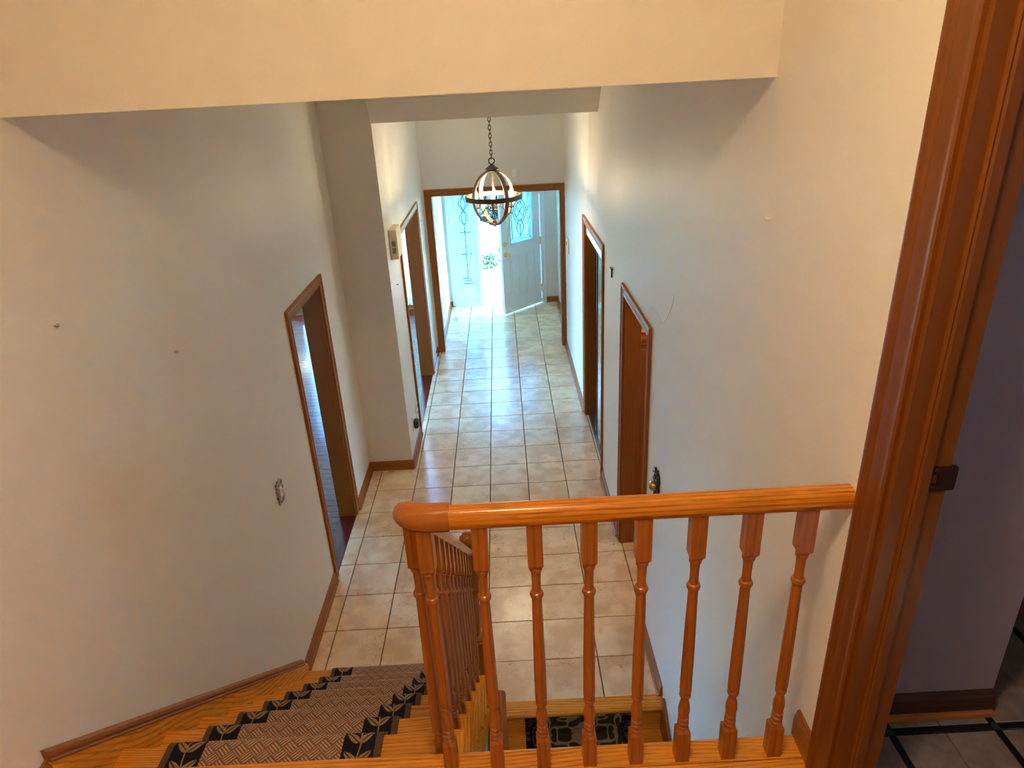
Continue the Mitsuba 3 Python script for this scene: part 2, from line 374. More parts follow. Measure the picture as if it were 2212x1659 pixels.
while yy > -13.2:
    x = XL + R.uniform(.3, 1.5); xs = [XL]
    while x < XR: xs.append(x); x += R.uniform(1.2, 2.6)
    xs.append(XR)
    for a, b in zip(xs[:-1], xs[1:]):
        add('plank', box(a + .003, b - .003, yy - .19, yy - .003, ZU - .07, ZU - .001, .003), 'm_oak', fu, grain='x')
    yy -= .19
add('plank', box(XL, XR, -19, yy, ZU - .07, ZU - .001), 'm_oak', fu, grain='x')

# ------------------------------------------------------------------ staircase
H, RUN, N = ZU / 8, .6535, 8
def ny(i): return LY + .02 + i * RUN     # nosing y of tread i
st = thing('staircase', 'oak staircase with eight carpeted treads going down to the tiled hall', 'stairs')
XO = .055
for i in range(1, 9):
    z1 = ZU - i * H if i < 8 else .07
    y0 = ny(i - 1) - .06
    t = add('tread', nosed(XL + .03, XO - .13, y0 - .03, ny(i), z1 - .07, z1), 'm_oak', st, grain='x', smooth=40)
    # mitred side nosing
    a = [(XO - .13, y0 - .03), (XO, y0 - .03), (XO, ny(i) - .0), (XO - .13, ny(i) - .13)]
    b = [(XO - .13, ny(i) - .128), (XO - .002, ny(i)), (XO - .13, ny(i))]
    add('side_nosing', poly_prism(a, 'z', z1 - .07, z1 + .001), 'm_oak', st, grain='y')
    add('nosing_corner', poly_prism(b, 'z', z1 - .07, z1), 'm_oak', st, grain='x')
    zr = ZU - (i - 1) * H
    add('riser', box(XL + .03, XO - .06, y0 - .02, y0 + .03, z1, zr - .07), 'm_oak', st, grain='x')
sl = -H / RUN
def zline(y): return ZU + (y - LY) * sl
# wall stringer with moulded cap
sk = [(LY - .1, ZU + .26), (ny(8) - .05, .30), (ny(8) + .06, .18), (ny(8) + .06, 0), (LY + .6, 0.0), (LY - .1, ZU - .7)]
add('wall_stringer', poly_prism(sk, 'x', XL + .001, XL + .045), 'm_oak', st, grain=(0, 1, sl))
ca = math.atan(sl)
prof = [(0, 0), (.05, 0), (.06, .02), (.04, .035), (.055, .06), (.05, .09), (.03, .105), (0, .11)]
def cap_loop(y, z): return [(XL + .001 + o, y - h * math.sin(ca) * 0, z + h / math.cos(ca)) for o, h in prof]
capm = loft(cap_loop(LY - .1, ZU + .25), cap_loop(ny(8) - .09, zline(ny(8) - .09) + .255 - .03))
add('stringer_cap', capm, 'm_trim', st, grain=(0, 1, sl), smooth=35)
# outer stringer (saw-tooth) and closing wall under the stair
saw = [(LY - .1, ZU - .07)]
for i in range(1, 9):
    z1 = (ZU - i * H if i < 8 else .07) - .07
    yr = ny(i - 1) - .06
    saw += [(yr, ZU - (i - 1) * H - .07), (yr, z1)]
saw += [(ny(8) - .02, 0), (ny(8) - .02, -.05), (ny(6), -.05), (LY - .1, ZU - 1.45)]
add('outer_stringer', poly_prism(sg.Polygon(saw).buffer(0), 'x', XO - .075, XO - .03), 'm_oak', st, grain=(0, 1, sl))
add('wall_under_stair', poly_prism([(-19, -6), (-6.95, -6), (-6.95, -.04), (ny(7) - .3, -.04), (LY - .1, ZU - 1.0), (-19, ZU - 1.0)], 'x', XO - .4, XO - .08), 'm_wall', kind='structure', label='wall closing the space under the main stair')
# balustrade
def baluster(x, y, z0, z1, rake=0.0):
    """turned spindle: square foot, turned shaft, square head"""
    h = .054; out = []
    zt = z1 - .355 if z1 - z0 > 2.0 else z1 - .30
    foot = z0 + .32
    bf = box(x - h, x + h, y - h, y + h, z0, foot, .004)
    def sq_end(za, zb):   # chamfer toward the turning
        return loft([(x - h, y - h, za), (x + h, y - h, za), (x + h, y + h, za), (x - h, y + h, za)], [(x - .036, y - .036, zb), (x + .036, y - .036, zb), (x + .036, y + .036, zb), (x - .036, y + .036, zb)])
    out += [box(x - h, x + h, y - h, y + h, z0, foot), sq_end(foot, foot + .028)]
    a, L = foot, zt - foot
    p = [(.040, a + .005), (.046, a + .03), (.046, a + .05), (.036, a + .058), (.042, a + .07), (.047, a + .085), (.045, a + .10), (.034, a + .108), (.044, a + .125), (.045, a + .145), (.035, a + .155),
         (.044, a + .19), (.047, a + .225), (.044, a + .27), (.036, a + .31), (.029, a + .345), (.029, a + .355), (.040, a + .37), (.046, a + .385), (.044, a + .405), (.034, a + .415), (.046, a + .43), (.047, a + .47)]
    b = a + .47; c = zt - .31
    p += [(.045, b + (c - b) * .4), (.040, b + (c - b) * .75), (.036, c), (.046, c + .008), (.052, c + .028), (.046, c + .048), (.034, c + .056),
          (.032, c + .12), (.035, zt - .085), (.037, zt - .075), (.046, zt - .06), (.046, zt - .035), (.036, zt - .025), (.036, zt + .01)]
    out.append(revolve(p, 14, (x, y, 0)))
    out.append(sq_end(zt + .002, zt - .03)); 
    if rake:
        out.append(loft([(x - h, y - h, zt), (x + h, y - h, zt), (x + h, y + h, zt), (x - h, y + h, zt)], [(x - h, y - h, z1 - rake * h), (x + h, y - h, z1 - rake * h), (x + h, y + h, z1 + rake * h), (x - h, y + h, z1 + rake * h)]))
    else: out.append(box(x - h, x + h, y - h, y + h, zt, z1))
    return trimesh.util.concatenate(out)
RY = -11.43
def rail_profile():
    """bread-loaf handrail section (across, up), z=0 underside"""
    return [(.82 * a, .80 * b) for a, b in [(-.06, 0), (.06, 0), (.075, .02), (.095, .05), (.098, .09), (.092, .13), (.075, .165), (.045, .188), (0, .195), (-.045, .188), (-.075, .165), (-.092, .13), (-.098, .09), (-.095, .05), (-.075, .02)]]
lr = thing('landing_railing', 'orange oak railing with turned balusters across the upper landing', 'railing')
RB = 6.925
rp = rail_profile()
add('handrail', loft([(.215, RY + a, RB + b) for a, b in rp], [(XR - .002, RY + a, RB + b) for a, b in rp]), 'm_rail', lr, grain='x', smooth=40)
for k in range(8):
    add('baluster', baluster(.03 + .381 * k, RY, ZU - .001, RB + .004), 'm_baluster', lr, grain='z', smooth=35, label='turned red-brown oak baluster')
# corner fitting: the rail turns and drops to the stair
path = [(.215, RY, 0), (.12, RY, 0), (.04, RY + .0, .004), (-.03, RY + .012, .010), (-.075, RY + .045, .008), (-.095, RY + .10, -.02), (-.10, RY + .17, -.08), (-.10, RY + .24, -.14)]
path = np.array(path); tt = np.gradient(path, axis=0); loops = []
for q, t in zip(path, tt):
    t = t.copy(); hz = np.array([t[0], t[1], 0]); hz /= np.linalg.norm(hz); side = np.array([hz[1], -hz[0], 0])
    sc = 1.16
    loops.append([(q + side * a * sc + np.array([0, 0, RB - .006 + b * 1.16])) for a, b in rp])
seg = [loft(loops[i], loops[i + 1]) for i in range(len(loops) - 1)]
vv = np.vstack([np.array(l) for l in loops]); n = len(rp); ff = []
for i in range(len(loops) - 1):
    for j in range(n):
        k = (j + 1) % n; ff += [(i * n + j, i * n + k, (i + 1) * n + k), (i * n + j, (i + 1) * n + k, (i + 1) * n + j)]
c0 = len(vv); vv = np.vstack([vv, np.mean(loops[0], 0), np.mean(loops[-1], 0)])
for j in range(n):
    k = (j + 1) % n; ff += [(c0, k, j), (c0 + 1, (len(loops) - 1) * n + j, (len(loops) - 1) * n + k)]
cm = trimesh.Trimesh(vv, np.array(ff), process=False)
if cm.volume < 0: cm.invert()
add('corner_fitting', cm, 'm_fitting', lr, grain='x', smooth=50, label='darker curved corner piece of the handrail')
sr = thing('stair_railing', 'dark oak stair railing going down to the ball-topped newel post', 'railing')
BX = -.10
ys, ye = RY + .24, -6.98
def rz(y): return RB - .14 + (y - (RY + .24)) * sl
add('handrail', loft([(BX + a, ys, rz(ys) + b) for a, b in rp], [(BX + a, ye, rz(ye) + b) for a, b in rp]), 'm_fitting', sr, grain=(0, 1, sl), smooth=40)
for i in range(1, 8):
    for f in (.06, .06 + RUN / 2):
        yb = ny(i - 1) + f
        if i == 7 and f > .1: continue
        if yb < RY + .25: yb = RY + .25
        add('baluster', baluster(BX, yb, ZU - i * H - .001, rz(yb) + .003, sl), 'm_baluster', sr, grain='z', smooth=35)
NX, NYY = BX, -6.88
zb = ZU - 7 * H
nw = add('newel_post', [box(NX - .125, NX + .125, NYY - .125, NYY + .125, zb - .001, zb + .9, .012), revolve([(.10, zb + .88), (.125, zb + .93), (.11, zb + .98), (.085, zb + 1.0), (.11, zb + 1.2), (.12, zb + 1.45), (.09, zb + 1.75), (.085, zb + 1.8), (.12, zb + 1.84), (.12, zb + 1.9), (.09, zb + 1.93)], 20, (NX, NYY, 0)),
     box(NX - .125, NX + .125, NYY - .125, NYY + .125, zb + 1.92, zb + 2.62, .012), revolve([(.12, zb + 2.6), (.14, zb + 2.65), (.10, zb + 2.70), (.06, zb + 2.73), (.06, zb + 2.76)], 20, (NX, NYY, 0))], 'm_baluster', sr, grain='z', smooth=35)
add('ball', ball((NX, NYY, zb + 2.86), .125, 3), 'm_fitting', nw, grain='z', smooth=60)

# runner: one carpet folded over treads and risers
th = .038
pts = []
for i in range(1, 9):
    z1 = (ZU - i * H if i < 8 else .07)
    y0 = ny(i - 1) - .06 + .03; y1 = ny(i)
    pts += [(y0, z1)] if i == 1 else [(y0, z1)]
    pts += [(y1 - .05, z1), (y1 - .012, z1 - .018), (y1, z1 - .05)] + ([(y1 + .004, z1 - .075), (y1 - .03, z1 - .085)] if i < 8 else [(y1 + .004, z1 - .065)])
line = sg.LineString([(y, z) for y, z in pts])
rp2 = line.buffer(th, cap_style=2, join_style=1, quad_segs=3, single_sided=False)
rp2 = rp2.difference(union_all([sg.box(ny(i - 1) - .12, -1, ny(i) , (ZU - i * H if i < 8 else .07) - .0) .intersection(sg.box(-20, -2, 20, 9)).buffer(-.002) for i in range(1, 9)]))
rp2 = max(rp2.geoms, key=lambda g: g.area) if hasattr(rp2, 'geoms') else rp2
RUNNER = add('stair_runner', poly_prism(rp2.simplify(.002), 'x', RL, RR), 'm_runner', smooth=35, label='tan basket-weave stair runner with black leaf borders on the staircase', cat='carpet')

# ------------------------------------------------------------------ basement stair
bs = thing('basement_staircase', 'oak stairs going down under the landing to the basement', 'stairs')
BY0 = -7.19
add('nosing_board', nosed(.027, XR - .004, BY0, -6.9, -.09, .012, front='y0'), 'm_oak', bs, grain='x', smooth=40)
for i in range(1, 6):
    yr = BY0 + .07 - (i - 1) * .68; z1 = -i * .56
    add('riser', box(.027, XR - .052, yr, yr + .05, z1, -(i - 1) * .56 - .05), 'm_oak', bs, grain='x')
    add('tread', nosed(.027, XR - .052, yr - .68 - .03, yr, z1 - .08, z1, front='y0'), 'm_oak', bs, grain='x', smooth=40)
add('wall_stringer', poly_prism([(BY0 + .15, 0.0), (BY0 + .05, .18), (BY0 - .12, .10), (BY0 - 3.4, -2.6), (BY0 - 3.4, -3.2), (BY0 + .15, -.5)], 'x', XR - .05, XR - .004), 'm_trim', bs, grain=(0, 1, .85))
pts = [(BY0 + .02, -.10), (BY0 + .065, -.13)]
for i in range(1, 6):
    yr = BY0 + .07 - (i - 1) * .68; z1 = -i * .56
    pts += [(yr, z1), (yr - .68, z1), (yr - .72, z1 - .04), (yr - .70, z1 - .09), (yr - .68, z1 - .1)]
bl = sg.LineString(pts).buffer(.018, cap_style=2, join_style=1, quad_segs=2)
add('basement_runner', poly_prism(bl, 'x', BL, BR), 'm_runner_basement', smooth=35, label='dark carpet runner with beige scrolls on the basement stairs', cat='carpet')
bh = thing('basement_handrail', 'brown wooden handrail end rising beside the basement stairs', 'handrail')
p2 = [(a * 1.05, b * .8) for a, b in rp]
add('rail', loft([(.28 + a, -8.0, 1.40 + b) for a, b in p2], [(.28 + a, -11.4, 1.40 - 3.4 * .84 + b) for a, b in p2]), 'm_fitting', bh, grain=(0, 1, .84), smooth=40)
for yb in (-8.5, -10.4):
    zz = 1.40 + (yb + 8.0) * .84
    add('bracket', tube([(.03, yb, zz - .16), (.12, yb, zz - .17), (.24, yb, zz - .12), (.28, yb, zz + .01)], .022, 8), 'm_brass', bh, smooth=40)
add('wall_basement_end', box(XO - .1, XR, -11.6, -11.3, -6, ZU - .76), 'm_wall', kind='structure', label='wall below the upper landing')
add('floor', box(XO - .4, XR, -19, -6.9, -6.2, -5.9), 'm_grout', kind='structure', label='dark basement floor below the stairs')
add('wall_basement_front', box(XO - .08, XR, -6.95, -6.75, -6, -.42), 'm_wall', kind='structure', label='basement wall under the hall floor')

# ------------------------------------------------------------------ door casings
CP = [(0, 0), (0, .030), (.012, .040), (.03, .038), (.04, .030), (.055, .030), (.075, .034), (.12, .040), (.135, .034), (.15, .050), (.175, .058), (.195, .055), (.205, .045), (.205, 0)]
def cased(name, axis, c, sgn, a0, a1, zt, depth, material='m_trim', label=None, z0=0.0, back=True, w=1.0, jamb=True):
    """casing + jambs round an opening in the plane axis=c; sgn: direction the casing stands proud; depth: wall thickness behind"""
    k = numbered(name); tag(k, label, kind='structure')
    P = (lambda t, a, z: (c + sgn * t, a, z)) if axis == 'x' else (lambda t, a, z: (a, c + sgn * t, z))
    pr = [(o * w, t) for o, t in CP]
    for cc, sg_, rev in (((c, sgn, False),) + (((c - sgn * depth, -sgn, True),) if back else ())):
        Q = (lambda t, a, z: (cc + sg_ * t, a, z)) if axis == 'x' else (lambda t, a, z: (a, cc + sg_ * t, z))
        add('side_casing', loft([Q(t, a0 - o, z0) for o, t in pr], [Q(t, a0 - o, zt + o) for o, t in pr]), material, k, grain='z', smooth=25)
        add('side_casing', loft([Q(t, a1 + o, z0) for o, t in pr], [Q(t, a1 + o, zt + o) for o, t in pr]), material, k, grain='z', smooth=25)
        add('head_casing', loft([Q(t, a0 - o, zt + o) for o, t in pr], [Q(t, a1 + o, zt + o) for o, t in pr]), material, k, grain='y' if axis == 'x' else 'x', smooth=25)
    if jamb:
        j = .045; d0, d1 = sorted((c + sgn * .004, c - sgn * (depth + .004)))
        for lo, hi in ((a0, a0 + j), (a1 - j, a1)):
            add('jamb', box(d0, d1, lo, hi, z0, zt) if axis == 'x' else box(lo, hi, d0, d1, z0, zt), material, k, grain='z')
        add('head_jamb', box(d0, d1, a0, a1, zt - j, zt) if axis == 'x' else box(a0, a1, d0, d1, zt - j, zt), material, k, grain='y' if axis == 'x' else 'x')
    return k
cased('door_1', 'x', XL, 1, *D1, TH, label='brown cased doorway in the left stair wall')
cased('door_2', 'x', XH, 1, *D2, TH, label='wide brown cased opening on the left of the hallway')
cased('door_3', 'x', XR, -1, *E1, TR, label='brown cased doorway in the right wall nearest the railing')
dc = cased('door_4', 'x', XR, -1, *E2, TR, label='cased closet opening with a mirrored sliding door on the right', back=False)
cased('door_5', 'y', YE, -1, *AR, TH, label='wide brown cased opening between hallway and foyer')
# kitchen doorway on the landing: casing plus rebated jamb with stop
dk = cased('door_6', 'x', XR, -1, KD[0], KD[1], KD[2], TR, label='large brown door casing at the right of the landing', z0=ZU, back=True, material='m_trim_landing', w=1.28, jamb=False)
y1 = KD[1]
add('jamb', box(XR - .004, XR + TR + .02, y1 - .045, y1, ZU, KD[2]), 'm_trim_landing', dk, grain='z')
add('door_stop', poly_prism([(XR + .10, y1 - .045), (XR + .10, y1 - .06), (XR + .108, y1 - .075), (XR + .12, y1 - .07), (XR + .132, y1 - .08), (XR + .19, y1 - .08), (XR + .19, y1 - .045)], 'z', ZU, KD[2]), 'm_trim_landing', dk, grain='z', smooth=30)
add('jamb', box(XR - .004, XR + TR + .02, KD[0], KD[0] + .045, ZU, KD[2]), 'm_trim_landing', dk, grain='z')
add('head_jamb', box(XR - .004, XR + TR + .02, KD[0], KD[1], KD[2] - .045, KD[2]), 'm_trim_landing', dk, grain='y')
zs = 7.40
sp = add('strike_plate', [poly_prism(sg.box(XR + .20, zs - .085, XR + .31, zs + .085).buffer(-.018).buffer(.018).difference(sg.box(XR + .215, zs - .035, XR + .25, zs + .035)), 'y', y1 - .057, y1 - .044),
     poly_prism(sg.box(XR + .30, zs - .085, XR + .365, zs + .085).buffer(-.018).buffer(.018), 'y', y1 - .053, y1 - .035)], 'm_strike', dk, label='dark brown metal strike plate')
for dz in (-.06, .06): add('screw', ball((XR + .233, y1 - .058, zs + dz), .012, 2, (1, .5, 1)), 'm_strike', sp, smooth=60)
# ------------------------------------------------------------------ baseboards
def baseboard(name, axis, c, sgn, a0, a1, label, z=0.0, material='m_trim', h=.25, shoe=True, shoe_mat=None):
    k = numbered(name); tag(k, label, kind='structure')
    pr = [(0, 0), (.045, 0), (.045, h * .62), (.038, h * .68), (.042, h * .76), (.028, h * .86), (.02, h * .97), (.008, h), (0, h)]
    P = (lambda t, a, zz: (c + sgn * t, a, z + zz)) if axis == 'x' else (lambda t, a, zz: (a, c + sgn * t, z + zz))
    g = 'y' if axis == 'x' else 'x'
    add('board', loft([P(t, a0, q) for t, q in pr], [P(t, a1, q) for t, q in pr]), material, k, grain=g, smooth=30)
    if shoe:
        pr = [(.045, 0), (.085, 0), (.082, .02), (.07, .038), (.055, .047), (.045, .05)]
        add('shoe_moulding', loft([P(t, a0, q) for t, q in pr], [P(t, a1, q) for t, q in pr]), shoe_mat or material, k, grain=g, smooth=40)
cw = .205
baseboard('baseboard_left', 'x', XL, 1, ny(8) + .06, D1[0] - cw, 'oak baseboard at the foot of the left stair wall')
baseboard('baseboard_left', 'x', XL, 1, D1[1] + cw, 1.1, 'oak baseboard between left doorway and wall return')
baseboard('baseboard_return', 'y', 1.1, -1, XL, XH + .045, 'oak baseboard on the narrow wall return')
baseboard('baseboard_hall_left', 'x', XH, 1, 1.1 - .045, D2[0] - cw, 'oak baseboard between wall return and hall opening')
baseboard('baseboard_hall_left', 'x', XH, 1, D2[1] + cw, YE, 'oak baseboard left of the foyer opening')
baseboard('baseboard_right', 'x', XR, -1, -6.95, E1[0] - cw, 'oak baseboard right of the hall near the basement stairs')
baseboard('baseboard_right', 'x', XR, -1, E1[1] + cw, E2[0] - cw, 'oak baseboard between the right doorway and closet')
baseboard('baseboard_right', 'x', XR, -1, E2[1] + cw, YE, 'oak baseboard between closet and foyer opening')
baseboard('baseboard_foyer_left', 'x', FX0, 1, YE + TH, YF, 'oak baseboard along the left foyer wall')
baseboard('baseboard_foyer_right', 'x', FX1, -1, YE + TH, YF, 'oak baseboard along the right foyer wall')
baseboard('baseboard_front', 'y', YF, -1, FX0, SLX0 - .2, 'short oak baseboard left of the sidelight')
baseboard('baseboard_front', 'y', YF, -1, DOX1 + .22, FX1, 'short oak baseboard right of the front door')
baseboard('baseboard_living', 'y', YF, -1, -13, FX0 - TH, 'oak baseboard along the living room front wall', h=.4)
baseboard('baseboard_landing_right', 'x', XR, -1, KD[1] + .26, LY, 'short oak skirt board beside the last baluster', z=ZU, h=.28, shoe=False)
baseboard('baseboard_landing_left', 'x', XL, 1, -19, LY - .1, 'oak baseboard on the landing left wall', z=ZU, h=.28, shoe=False)
KY = -11.14
baseboard('baseboard_kitchen', 'y', KY, -1, XR + TR, 4.70, 'dark brown baseboard with an oak shoe in the dim kitchen', z=ZU, material='m_dark_trim', h=.25, shoe_mat='m_fitting')

# ------------------------------------------------------------------ kitchen side (dim)
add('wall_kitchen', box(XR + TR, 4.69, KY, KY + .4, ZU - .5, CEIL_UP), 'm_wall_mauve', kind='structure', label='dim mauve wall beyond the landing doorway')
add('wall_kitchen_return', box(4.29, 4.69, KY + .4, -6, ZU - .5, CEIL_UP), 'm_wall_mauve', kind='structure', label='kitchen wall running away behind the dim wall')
add('wall_kitchen_far', box(4.3, 9.5, -6, -5.6, ZU - .5, CEIL_UP), 'm_wall', kind='structure', label='far kitchen wall in the dark')
wall_with_holes('wall_kitchen_right', 'x', 9.5, 9.9, -19.4, -5.6, ZU - .5, CEIL_UP, [(-16.6, ZU + 3.6, -16.0, ZU + 5.0)], 'right kitchen wall with a small window')
add('ceiling_kitchen', box(XR + TR, 9.9, -19.4, -5.6, ZU + 7.2, ZU + 7.5), 'm_ceiling', kind='structure', label='kitchen ceiling')
fk = numbered('floor'); tag(fk, 'taupe kitchen tiles framed by black strips beyond the doorway', kind='structure')
add('grout', [box(XR + TR, 9.5, -19, -6, ZU - .4, ZU - .012), box(XR + .01, XR + TR, KD[0], KD[1], ZU - .4, ZU - .04)], 'm_dark_trim', fk)
add('threshold', box(XR, XR + TR, KD[0], KD[1], ZU - .05, ZU + .012, .01), 'm_oak', fk, grain='y')
cx0, px, sw = 3.755, .90, .058
rows = [-11.31 - .92 * k for k in range(0, 5)]
xs = [cx0 + px * k for k in range(0, 5)]
def ktile(x0, x1, y0, y1):
    if x1 - x0 > .05 and y1 - y0 > .02: add('tile', box(x0 + .003, x1 - .003, y0 + .003, y1 - .003, ZU - .03, ZU, .005), 'm_kitchen_tile', fk)
for q, yc in enumerate(rows):
    ytop, ybot = yc - sw * .6, (rows[q + 1] + sw * .6 if q + 1 < len(rows) else -18.9)
    for r, xc in enumerate([cx0 - px] + xs):
        x0 = max(xc + sw / 2, XR + TR + .02); x1 = xc + px - sw / 2; xm = xc + px / 2
        ktile(x0, min(xm, x1), ybot, ytop); ktile(max(x0, xm), x1, ybot, ytop)
        add('black_strip', box(x0, x1, yc - sw * .6 + .002, yc + sw * .6 - .002, ZU - .03, ZU, .003), 'm_kitchen_strip', fk)
        if q == 0:
            yb = KY if x1 < 4.7 else -6.2
            ktile(x0, min(xm, x1), yc + sw * .6, yb); ktile(max(x0, xm), x1, yc + sw * .6, yb)
    for xc in xs:
        add('corner_square', box(xc - sw / 2 + .002, xc + sw / 2 - .002, yc - sw * .6 + .002, yc + sw * .6 - .002, ZU - .03, ZU), 'm_kitchen_square', fk)
        add('black_strip', box(xc - sw / 2 + .002, xc + sw / 2 - .002, ybot, ytop, ZU - .03, ZU, .003), 'm_kitchen_strip', fk)
        if q == 0: add('black_strip', box(xc - sw / 2 + .002, xc + sw / 2 - .002, yc + sw * .6, KY if xc < 4.6 else -6.2, ZU - .03, ZU, .003), 'm_kitchen_strip', fk)
kc = thing('kitchen_cabinet', 'nearly black cabinet in the dark corner at the right edge', 'cabinet')
add('carcass', box(4.75, 7.6, -9.6, -8.2, ZU + .25, ZU + 6, .01), 'm_kitchen_cabinet', kc)
add('toe_kick', box(4.8, 7.6, -9.45, -8.3, ZU, ZU + .25), 'm_black', kc)
for a in (4.78, 5.72, 6.66):
    dd = add('door', [box(a, a + .9, -9.66, -9.6, ZU + .3, ZU + 5.9, .01), box(a + .12, a + .78, -9.69, -9.66, ZU + .45, ZU + 5.7, .02)], 'm_kitchen_cabinet', kc)
    add('knob', ball((a + .82, -9.70, ZU + 2.6), .04, 2), 'm_old_brass', dd, smooth=60)

# ------------------------------------------------------------------ side room behind the right doorway, closet
add('wall_side_room', [box(XR + TR, 6.8, .2, .25, -.2, 8), box(6.8, 7.1, -7, .2, -.2, 8), box(XR + TR, 7.1, -7.3, -7, -.2, 8)], 'm_wall', kind='structure', label='walls of the small room behind the right doorway')
add('ceiling_side_room', box(XR + TR, 7.1, -7.3, .2, 7.4, 7.6), 'm_ceiling', kind='structure', label='ceiling of the small room behind the right doorway')
add('floor', box(XR + TR, 6.8, -7, .2, -.4, -.018), 'm_tile', kind='structure', label='tile floor of the small room on the right')
wc = thing('wooden_cabinet', 'brown wooden cabinet just visible inside the right doorway', 'cabinet')
add('carcass', box(XR + TR + .03, 5.2, -.95, .15, 0, 4.18, .01), 'm_trim', wc, grain='z')
add('top_moulding', [box(XR + TR + .02, 5.25, -1.02, .17, 4.18, 4.28, .015), box(XR + TR + .02, 5.23, -.99, .16, 4.08, 4.18, .015)], 'm_trim', wc, grain='x')
for a in (XR + TR + .08, 4.3):
    d_ = add('door', [box(a, a + .84, -1.0, -.95, .15, 4.0, .01), box(a + .12, a + .72, -1.02, -1.0, .3, 3.85, .015)], 'm_trim', wc, grain='z')
    add('knob', ball((a + .78, -1.04, 2.2), .04, 2), 'm_old_brass', d_, smooth=60)
bt = thing('red_bottle', 'small red bottle with pointed cap on top of the wooden cabinet', 'bottle')
bx, by, bz = 3.77, -.75, 4.28
add('body', revolve([(.07, bz), (.075, bz + .01), (.075, bz + .20), (.06, bz + .23)], 16, (bx, by, 0)), 'm_red', bt, smooth=40)
add('cap', revolve([(.06, bz + .225), (.055, bz + .26), (.012, bz + .36), (.008, bz + .37)], 16, (bx, by, 0)), 'm_red', bt, smooth=40)
add('label_band', revolve([(.0755, bz + .06), (.0765, bz + .06), (.0765, bz + .14), (.0755, bz + .14)], 16, (bx, by, 0)), 'm_plastic', bt, smooth=40, label='white label')
# closet interior
CX = 4.9
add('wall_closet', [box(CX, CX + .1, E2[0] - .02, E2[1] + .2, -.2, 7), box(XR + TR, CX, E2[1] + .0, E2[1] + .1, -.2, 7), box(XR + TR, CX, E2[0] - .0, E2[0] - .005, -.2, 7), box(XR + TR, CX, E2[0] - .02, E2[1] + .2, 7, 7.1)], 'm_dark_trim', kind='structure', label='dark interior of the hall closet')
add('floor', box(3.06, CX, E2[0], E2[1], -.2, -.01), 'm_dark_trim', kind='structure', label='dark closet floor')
add('closet_track', [box(3.075, 3.10, E2[0] + .05, E2[1] - .05, -.01, .03), box(3.155, 3.175, E2[0] + .05, E2[1] - .05, -.01, .03), box(3.235, 3.26, E2[0] + .05, E2[1] - .05, -.01, .03), box(3.075, 3.26, E2[0] + .05, E2[1] - .05, -.012, .006)], 'm_steel', label='metal floor track of the mirrored closet door', cat='track')
add('closet_fascia', poly_prism([(3.01, 5.95), (3.01, 5.66), (3.03, 5.64), (3.05, 5.66), (3.045, 5.75), (3.06, 5.85), (3.06, 5.95)], 'y', E2[0] + .046, E2[1] - .046), 'm_white', label='bright metal head track above the mirrored closet door', cat='track')
for i, (xx, ya, yb) in enumerate(((3.12, E2[0] + .05, 2.25), (3.20, E2[0] + .15, 2.12))):
    md = thing('mirror_door', ('front mirrored sliding door of the hall closet', 'rear mirrored sliding door behind the front closet mirror')[i], 'mirror door')
    add('mirror', box(xx - .008, xx + .008, ya + .05, yb - .05, .10, 5.74), 'm_mirror', md)
    for y_a, y_b in ((ya, ya + .055), (yb - .055, yb)):
        add('stile', box(xx - .03, xx + .03, y_a, y_b, .035, 5.8, .008), 'm_old_brass' if i else 'm_bronze', md)
    for z_a, z_b in ((.035, .105), (5.73, 5.8)):
        add('rail', box(xx - .028, xx + .028, ya + .05, yb - .05, z_a, z_b, .008), 'm_bronze', md)

# ------------------------------------------------------------------ front door set
fd = numbered('door_7'); tag(fd, 'white entrance frame with a leaded sidelight left of the front door', kind='structure')
FZ = DOZ
yf0, yf1 = YF - .03, YF + .36
for a, b in ((SLX0 - .2, SLX0), (SLX1, DOX0), (DOX1, DOX1 + .14)):
    add('frame_post', [box(a, b, yf0, yf1, 0, FZ + .2), box(a + .03, b - .03, yf0 - .03, yf0, 0, FZ + .15, .01)], 'm_white', fd)
add('frame_post', [box(DOX1 + .14, DOX1 + .24, yf0 - .04, yf0 + .02, 0, FZ + .2, .01), box(SLX0 - .30, SLX0 - .19, yf0 - .04, yf0 + .02, 0, FZ + .2, .01)], 'm_white', fd)
add('frame_head', box(SLX0 - .2, DOX1 + .14, yf0, yf1, FZ, FZ + .2), 'm_white', fd)
add('sill', [box(SLX0, SLX1, yf0, yf1, 0, .28), box(DOX0, DOX1, YF, yf1 + .25, -.1, .055, .02)], 'm_white', fd)
slp = add('sidelight_panel', [poly_prism(sg.box(SLX0, .28, SLX1, FZ).difference(sg.box(SLX0 + .24, 1.02, SLX1 - .22, FZ - .25)), 'y', YF + .06, YF + .18),
     poly_prism(sg.box(SLX0 + .18, .96, SLX1 - .16, FZ - .2).difference(sg.box(SLX0 + .25, 1.03, SLX1 - .23, FZ - .26)), 'y', YF + .02, YF + .07)], 'm_white', fd)
